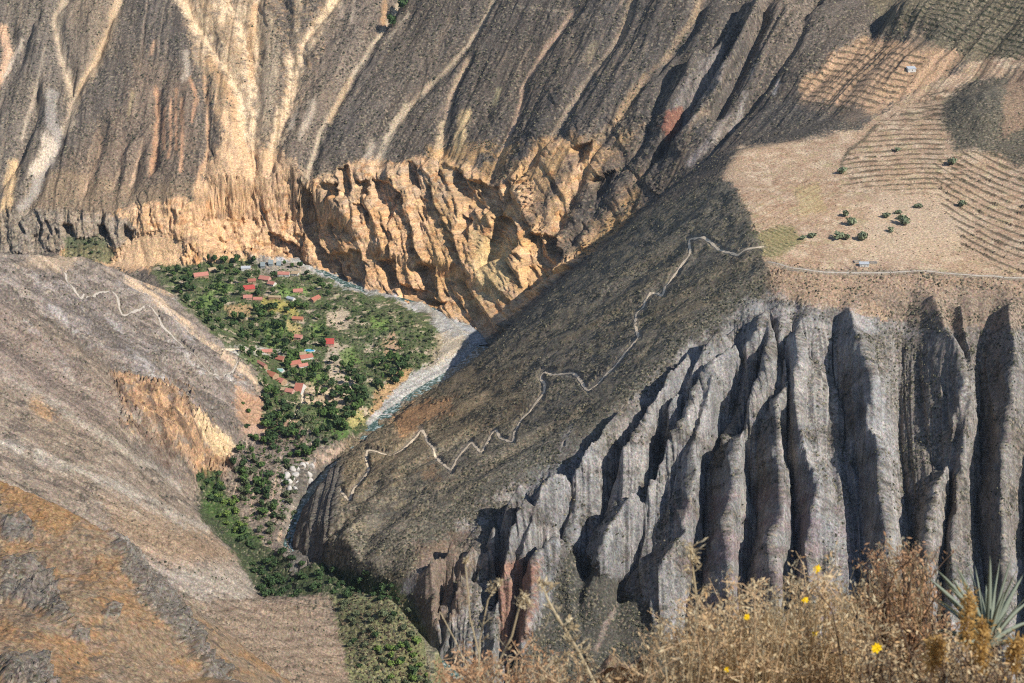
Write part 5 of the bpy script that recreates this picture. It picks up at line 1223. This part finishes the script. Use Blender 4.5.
gm2 = terrain.data.materials[0].copy(); gm2.name = 'rim_ground'
for nd in gm2.node_tree.nodes:
    if nd.type == 'TEX_NOISE': nd.inputs['Scale'].default_value = 9
    if nd.type == 'BUMP': nd.inputs['Distance'].default_value = .04
mer.materials.append(gm2); link('hillside', mer, kind='structure')
def front(u, v, y):
    return np.array(P(u, v, y))
def foot(u, y):
    rx, ry, rz = ray(u, 700); x = rx/ry*y; return np.array([x, y, float(rim_z(y))])
fr = np.random.default_rng(21)
def dry_mat(name, cols):
    m = bpy.data.materials.new(name); m.use_nodes = True; nt = m.node_tree; b = nt.nodes['Principled BSDF']; b.inputs['Roughness'].default_value = .85; b.inputs['Specular IOR Level'].default_value = .1
    g = nt.nodes.new('ShaderNodeNewGeometry'); r = nt.nodes.new('ShaderNodeValToRGB'); cr = r.color_ramp; cr.interpolation = 'LINEAR'
    for i, c in enumerate(cols):
        e = cr.elements[i] if i < 2 else cr.elements.new(.5)
        e.position = i/(len(cols)-1) if i else 0; e.color = (*c.tolist(), 1)
    for i, e in enumerate(sorted(cr.elements, key=lambda e: e.position)): pass
    nt.links.new(g.outputs['Random Per Island'], r.inputs[0]); nt.links.new(r.outputs[0], b.inputs['Base Color'])
    # thin dry leaves let some light through
    tr = nt.nodes.new('ShaderNodeBsdfTranslucent'); mx = nt.nodes.new('ShaderNodeMixShader'); mx.inputs[0].default_value = .45; out = nt.nodes['Material Output']
    nt.links.new(r.outputs[0], tr.inputs[0]); nt.links.new(b.outputs[0], mx.inputs[1]); nt.links.new(tr.outputs[0], mx.inputs[2]); nt.links.new(mx.outputs[0], out.inputs['Surface'])
    return m
D_gold = dry_mat('dry_golden_leaves', [C(214,168,120), C(255,236,192), C(250,206,150)]); D_pink = dry_mat('dry_russet_leaves', [C(190,140,104), C(244,200,156), C(224,170,124)]); D_straw = dry_mat('dry_straw', [C(214,186,140), C(255,240,204)])
D_stem = mat('dry_stem', C(204,172,134), noise=(20, .25)); D_stemd = mat('dark_dry_stem', C(104,84,68), noise=(20, .25)); D_yel = mat('yellow_petals', C(250,206,20), rough=.6); D_grn = dry_mat('faded_green_leaves', [C(120,124,70), C(170,168,110)])
D_och = dry_mat('ochre_flower_spikes', [C(200,158,92), C(238,196,124)]); D_aga = dry_mat('silvery_rosette_leaves', [C(132,144,120), C(206,212,190)])
def stem(vs, fs, p0, p1, r0, r1, rg, bend=.06, n=5, sides=4):
    p0, p1 = np.array(p0, float), np.array(p1, float); L__ = np.linalg.norm(p1-p0); off = rg.normal(size=3)*bend*L__; off2 = rg.normal(size=3)*bend*L__*.5; pts = []
    for i in range(n+1):
        t = i/n; pts.append(p0+(p1-p0)*t+off*math.sin(math.pi*t)+off2*math.sin(2*math.pi*t))
    for i in range(n): tube(vs, fs, pts[i], pts[i+1], r0+(r1-r0)*i/n, r0+(r1-r0)*(i+1)/n, sides)
    return pts
def leafq(p, size, rg, dirn=None, asp=.32):
    d = rg.normal(size=3) if dirn is None else np.array(dirn)+rg.normal(size=3)*.5
    d /= np.linalg.norm(d)+1e-9; s = np.cross(d, rg.normal(size=3)); s /= np.linalg.norm(s)+1e-9
    a = size*(.6+.8*rg.random()); w = a*asp
    return [p, p+d*a*.5+s*w*.5, p+d*a, p+d*a*.5-s*w*.5]
def bush(u0, u1, vtop, y, label, mats, n_st=34, nleaf=5200, group=None, lsize=.026, flowers=(), prof=None, name='dry_bush', seed=0):
    """twiggy dry shrub: stems fan out from the foot, side twigs carry tiny leaves; prof gives the outline (u, v) of its top"""
    rg = np.random.default_rng(300+seed); um = (u0+u1)/2; base = foot(um, y)
    e = bpy.data.objects.new(name, None); COLL.objects.link(e); e.location = base; e.empty_display_size = .1; e['label'] = label; e['category'] = 'bush'
    if group: e['group'] = group
    vs, fs = [], []; ends = []
    for i in range(n_st):
        u = rg.uniform(u0, u1); t = np.interp(u, [p[0] for p in prof], [p[1] for p in prof]) if prof else vtop
        t = t + (683+30-t)*(rg.random()**1.6)*.75 + 3
        dy = rg.uniform(-.45, .45); tip = front(u, t, y+dy)-base; root = np.array([(tip[0])*rg.uniform(.45, .8), dy*.8, 0]) ; root[2] = float(rim_z(y+root[1]))-base[2]-.03
        pts = stem(vs, fs, root, tip, .007, .0022, rg, .05, 6)
        for k in range(9):
            j = rg.integers(2, 7); q = pts[min(j, 6)]; dd = rg.normal(size=3)*[1, .8, .6]+[0, 0, .75]; dd /= np.linalg.norm(dd); ln = rg.uniform(.05, .17)
            tp = stem(vs, fs, q, q+dd*ln, .0026, .0012, rg, .08, 2, 3); ends.append((tp[0], tp[-1]))
        ends.append((pts[4], pts[6])); ends.append((pts[3], pts[5]))
    link('stems', mesh_from('bush_stems', vs, fs, mats[1]), e)
    Q = []
    for i in range(nleaf):
        a, b = ends[rg.integers(len(ends))]; t = rg.random()**.6; p = a+(b-a)*t+rg.normal(size=3)*.012
        Q.append(leafq(p, lsize*.8, rg))
    link('foliage', quads_mesh('bush_foliage', np.array(Q), mats[0]), e)
    vs, fs = [], []
    for i in range(0 if seed in (4, 5) else int(n_st*1.3)):
        u = rg.uniform(u0, u1); t = (np.interp(u, [p[0] for p in prof], [p[1] for p in prof]) if prof else vtop)-rg.uniform(-30, 9)
        dy = rg.uniform(-.5, .1); tip = front(u+rg.normal()*12, t, y+dy)-base; root = np.array([tip[0]*.9+rg.normal()*.05, dy, 0]); root[2] = float(rim_z(y+root[1]))-base[2]-.03
        pts = stem(vs, fs, root, tip, .0028, .0011, rg, .05, 7, 3)
        for k in range(5):
            q = pts[-1-k//2]; fs.append(tuple(range(len(vs), len(vs)+4))); vs.extend([tuple(a_) for a_ in leafq(q+rg.normal(size=3)*.006, .02, rg, [0, 0, 1])])
    if vs: link('grass_blades', mesh_from('bush_grass', vs, fs, D_straw), e)
    for (fu, fv, fs_) in flowers:
        p = front(fu, fv, y-.35)-base; vs, fs = [], []; nrm = np.array([.15, -.9, .35]); nrm /= np.linalg.norm(nrm); a = np.cross(nrm, [0, 0, 1]); a /= np.linalg.norm(a); b = np.cross(nrm, a)
        for k in range(9):
            t = k*2*math.pi/9+rg.random()*.3; d = a*math.cos(t)+b*math.sin(t); s = -a*math.sin(t)+b*math.cos(t); r = fs_*(.85+.3*rg.random()); i0 = len(vs)
            vs += [p, p+d*r*.55+s*r*.26-nrm*.1*r, p+d*r+nrm*r*.25*rg.normal(), p+d*r*.55-s*r*.26-nrm*.1*r]; fs.append((i0, i0+1, i0+2, i0+3))
        f_ = link('flower', mesh_from('flower', vs, fs, D_yel), e)
        vs, fs = [], []; stem(vs, fs, p, p+np.array([rg.normal()*.05, .12, -.26]), .0022, .003, rg, .05, 3, 4); link('flower_stalk', mesh_from('flower_stalk', vs, fs, mats[1]), f_)
    return e
PR1 = [(640,668),(655,640),(670,618),(700,606),(730,600),(750,588),(775,596),(790,604)]
bush(650,790,600,6.2,'wide golden dry bush left of the yellow flowers, its top just left of centre right',(D_gold,D_stem),60,12500,prof=PR1,seed=1,flowers=[(747,617,.013),(727,670,.014)])
bush(770,880,590,6.5,'golden dry bush with a yellow flower on its highest twig',(D_gold,D_stem),58,11500,prof=[(765,600),(790,588),(806,578),(818,570),(832,585),(850,600),(880,612)],seed=2,flowers=[(817,569,.018),(805,600,.015),(815,634,.014)])
bush(866,934,548,6.9,'tallest russet dry bush, standing up against the grey cliff',(D_pink,D_stemd),60,8000,prof=[(862,600),(872,552),(884,544),(900,550),(918,552),(928,560),(938,610)],seed=3)
bush(860,980,640,5.9,'low golden bush with one large bright yellow flower at its left',(D_gold,D_stemd),44,9500,prof=[(850,650),(880,632),(915,628),(940,648),(985,668)],seed=4,flowers=[(877,648,0.021)])
bush(560,668,664,6.0,'sparse low tan bush at the left end of the foreground brush',(D_gold,D_stem),22,2400,prof=[(556,676),(600,664),(640,660),(670,650)],seed=5)
bush(436,560,660,6.4,'low russet tuft under the tall dead stalks, nearest the centre of the bottom edge',(D_pink,D_stem),30,5200,prof=[(436,668),(460,660),(490,664),(520,652),(545,664),(562,676)],seed=6)
bush(940,1040,650,5.7,'dark twiggy bush at the foot of the silvery rosette, lower right corner',(D_gold,D_stemd),44,3000,prof=[(935,672),(960,662),(1000,664),(1040,655)],seed=7)
# ochre flower spikes in front of the rosette
def spike(u, vt, y, label, hs=.42, seed=0):
    rg = np.random.default_rng(500+seed); base = foot(u, y); tip = front(u+rg.normal()*4, vt, y)-base
    e = bpy.data.objects.new('flower_spike', None); COLL.objects.link(e); e.location = base; e['label'] = label; e['category'] = 'dry flower spike'; e['group'] = 'ochre flower spikes by the rosette'
    vs, fs = [], []; pts = stem(vs, fs, (0, 0, -.03), tip, .006, .003, rg, .02, 8, 5); link('stalk', mesh_from('spike_stalk', vs, fs, D_stem), e)
    Q = []; d = tip/np.linalg.norm(tip)
    for i in range(520):
        t = 1-hs*rg.random()**1.1; k = t*8; j = min(7, int(k)); p = pts[j]+(pts[j+1]-pts[j])*(k-j)+rg.normal(size=3)*.017*(1.2-t*.5); Q.append(leafq(p, .02, rg))
    link('flower_head', quads_mesh('spike_head', np.array(Q), D_och), e)
spike(974, 592, 5.55, 'tall ochre flower spike standing in front of the middle of the silvery rosette', .2, 1)
spike(982, 622, 5.4, 'shorter ochre spike close to the right of the tall one', .22, 2)
spike(936, 640, 5.5, 'small ochre spike at the left foot of the silvery rosette', .14, 3)
spike(1018, 640, 5.4, 'ochre spike at the right edge below the silvery rosette', .16, 4)
# silvery rosette of long pointed leaves
def rosette():
    y = 6.3; c = front(987, 646, y); e = bpy.data.objects.new('rosette_plant', None); COLL.objects.link(e); b0 = foot(985, y); e.location = b0; e['label'] = 'spiky silver green rosette plant with long pointed leaves at the right edge'; e['category'] = 'spiky plant'
    rg = np.random.default_rng(77); tips = [(1000,560),(1023,575),(1016,572),(968,562),(975,566),(956,566),(937,570),(928,578),(948,586),(990,556),(1030,600),(934,600),(925,594),(940,640),(942,648),(1035,620),(952,578),(962,600),(986,585),(1005,590),(1010,608),(930,630),(996,575),(980,590),(1040,585),(1012,556),(1030,640)]
    base = c-b0; vs, fs = [], []
    stem(vs, fs, (0, 0, -.05), base, .05, .04, rg, .02, 4, 8); link('trunk', mesh_from('rosette_trunk', vs, fs, D_stemd), e)
    for i, (u, v) in enumerate(tips):
        dy = rg.uniform(-.28, .28); tp = front(u, v, y+dy)-b0; n = 7; vs, fs = [], []; d = tp-base; ln = np.linalg.norm(d); s = np.cross(d, [rg.normal()*.6, -1, rg.normal()*.3]); s /= np.linalg.norm(s); up_ = np.cross(s, d/ln)
        for k in range(n+1):
            t = k/n; w = .0135*(1-t)**.75*(1+.6*t)+.0008; cpt = base+d*t+np.array([0, 0, 1])*(.10*ln*math.sin(math.pi*t)*(.6 if rg else 1)); 
            vs += [cpt-s*w, cpt+up_*-.006*(1-t), cpt+s*w, cpt+up_*.004*(1-t)]
        for k in range(n):
            a = 4*k; fs += [(a, a+1, a+5, a+4), (a+1, a+2, a+6, a+5), (a+2, a+3, a+7, a+6), (a+3, a, a+4, a+7)]
        link('leaf', mesh_from('rosette_leaf', vs, fs, D_aga, smooth=True), e)
rosette()
# dead stalks with side sprigs
def stalk(pts_uv, y, label, r=.0045, heads=(), sprig=0, seed=0, m=None):
    rg = np.random.default_rng(700+seed); b0 = foot(pts_uv[0][0], y); e = bpy.data.objects.new('dead_stalk', None); COLL.objects.link(e); e.location = b0; e['label'] = label; e['category'] = 'dry stalk'; e['group'] = 'dead stalks rising over the gorge'
    P3 = [np.array([0, 0, -.03])]+[front(u, v, y)-b0 for u, v in pts_uv]; vs, fs = [], []
    for i in range(len(P3)-1): tube(vs, fs, P3[i], P3[i+1], r*(1-.5*i/len(P3)), r*(1-.5*(i+1)/len(P3)), 5)
    Q = []
    tot = len(P3)-1
    for i in range(sprig):
        k = 1+rg.random()*(tot-1); j = min(int(k), tot-1); p = P3[j]+(P3[j+1]-P3[j])*(k-j); d = np.array([rg.choice([-1, 1])*rg.uniform(.4, 1), rg.normal()*.3, rg.uniform(.3, 1)]); d /= np.linalg.norm(d); ln = rg.uniform(.02, .05)
        tube(vs, fs, p, p+d*ln, .0018, .001, 4)
        for _ in range(5): Q.append(leafq(p+d*ln*rg.uniform(.4, 1), .022, rg, d))
    for (u, v, s) in heads:
        c = front(u, v, y)-b0; link('seed_head', quads_mesh('stalk_head', np.array([leafq(c+rg.normal(size=3)*s*.45, .017, rg) for _ in range(60)]), D_straw), e)
    for q_ in Q:
        k0 = len(vs); vs.extend([tuple(a_) for a_ in q_]); fs.append((k0, k0+1, k0+2, k0+3))
    link('stem', mesh_from('stalk_stem', vs, fs, m or D_straw), e)
stalk([(486,690),(478,650),(470,618),(468,590),(465,562)], 6.6, 'thin straight grey stalk with a forked tip, leftmost of the dead stalks', .004, seed=1, heads=[(466,560,.008)])
stalk([(476,690),(456,642),(440,612)], 6.5, 'slanting bare stalk leaning left below the forked one', .003, seed=2)
stalk([(478,690),(480,640),(488,600),(494,590)], 6.3, 'stalk with a small round seed head between the forked and the curved ones', .004, heads=[(492,588,.02),(499,582,.015)], sprig=6, seed=3)
stalk([(490,690),(500,660),(512,636),(518,612),(522,600)], 6.2, 'curved tan stalk with a clustered seed head at its tip', .0055, heads=[(521,602,.022),(529,604,.018),(524,596,.014)], sprig=3, seed=4)
stalk([(598,690),(585,664),(572,640),(558,618),(548,600),(543,586)], 5.9, 'leaning straw stalk crowded with leafy sprigs, brightest of the dead stalks', .006, heads=[(543,584,.016)], sprig=34, seed=5)
stalk([(524,690),(536,650),(546,625),(550,612)], 6.2, 'faint thin stalk between the curved and the leafy ones', .0022, seed=6)
stalk([(560,690),(557,668),(562,655),(576,654)], 5.9, 'short sprig branching right at the foot of the leafy stalk', .003, sprig=10, heads=[(556,662,.012)], seed=7)
stalk([(690,690),(697,600),(693,570),(690,545)], 5.9, 'upright straw stalk with drooping bracts above the golden bush', .005, sprig=16, heads=[(690,548,.02),(696,560,.012)], seed=8)
stalk([(668,690),(664,650),(660,632)], 5.8, 'short stalk with a pale tuft at the left of the golden bush', .003, sprig=5, heads=[(660,630,.014)], seed=9)
stalk([(845,690),(838,640),(832,610),(815,588)], 5.9, 'bare crooked twig rising left of the tallest russet bush', .0035, sprig=3, seed=10, m=D_stemd)
stalk([(925,690),(905,640),(890,600),(880,580)], 5.8, 'dark crooked twig crossing in front of the tallest russet bush', .004, sprig=4, seed=11, m=D_stemd)
cd.dof.use_dof = True; cd.dof.focus_distance = 1800; cd.dof.aperture_fstop = 9.5
log('front')
# ------------------------------------------------------------------ thin canyon air
def haze():
    x, y0, y1, z0, z1 = 2600, -40, 4700, ZC-1260, ZC+400
    v = [(-x,y0,z0),(x,y0,z0),(x,y1,z0),(-x,y1,z0),(-x,y0,z1),(x,y0,z1),(x,y1,z1),(-x,y1,z1)]
    m = bpy.data.materials.new('haze'); m.use_nodes = True; nt = m.node_tree; nt.nodes.remove(nt.nodes['Principled BSDF'])
    pv = nt.nodes.new('ShaderNodeVolumePrincipled'); pv.inputs['Color'].default_value = (.72, .84, 1, 1); pv.inputs['Density'].default_value = 8e-6; pv.inputs['Anisotropy'].default_value = .2
    nt.links.new(pv.outputs[0], nt.nodes['Material Output'].inputs['Volume'])
    link('haze', mesh_from('haze', v, [(0,3,2,1),(4,5,6,7),(0,1,5,4),(1,2,6,5),(2,3,7,6),(3,0,4,7)], m), kind='stuff')
haze()
sc_.cycles.volume_bounces = 0
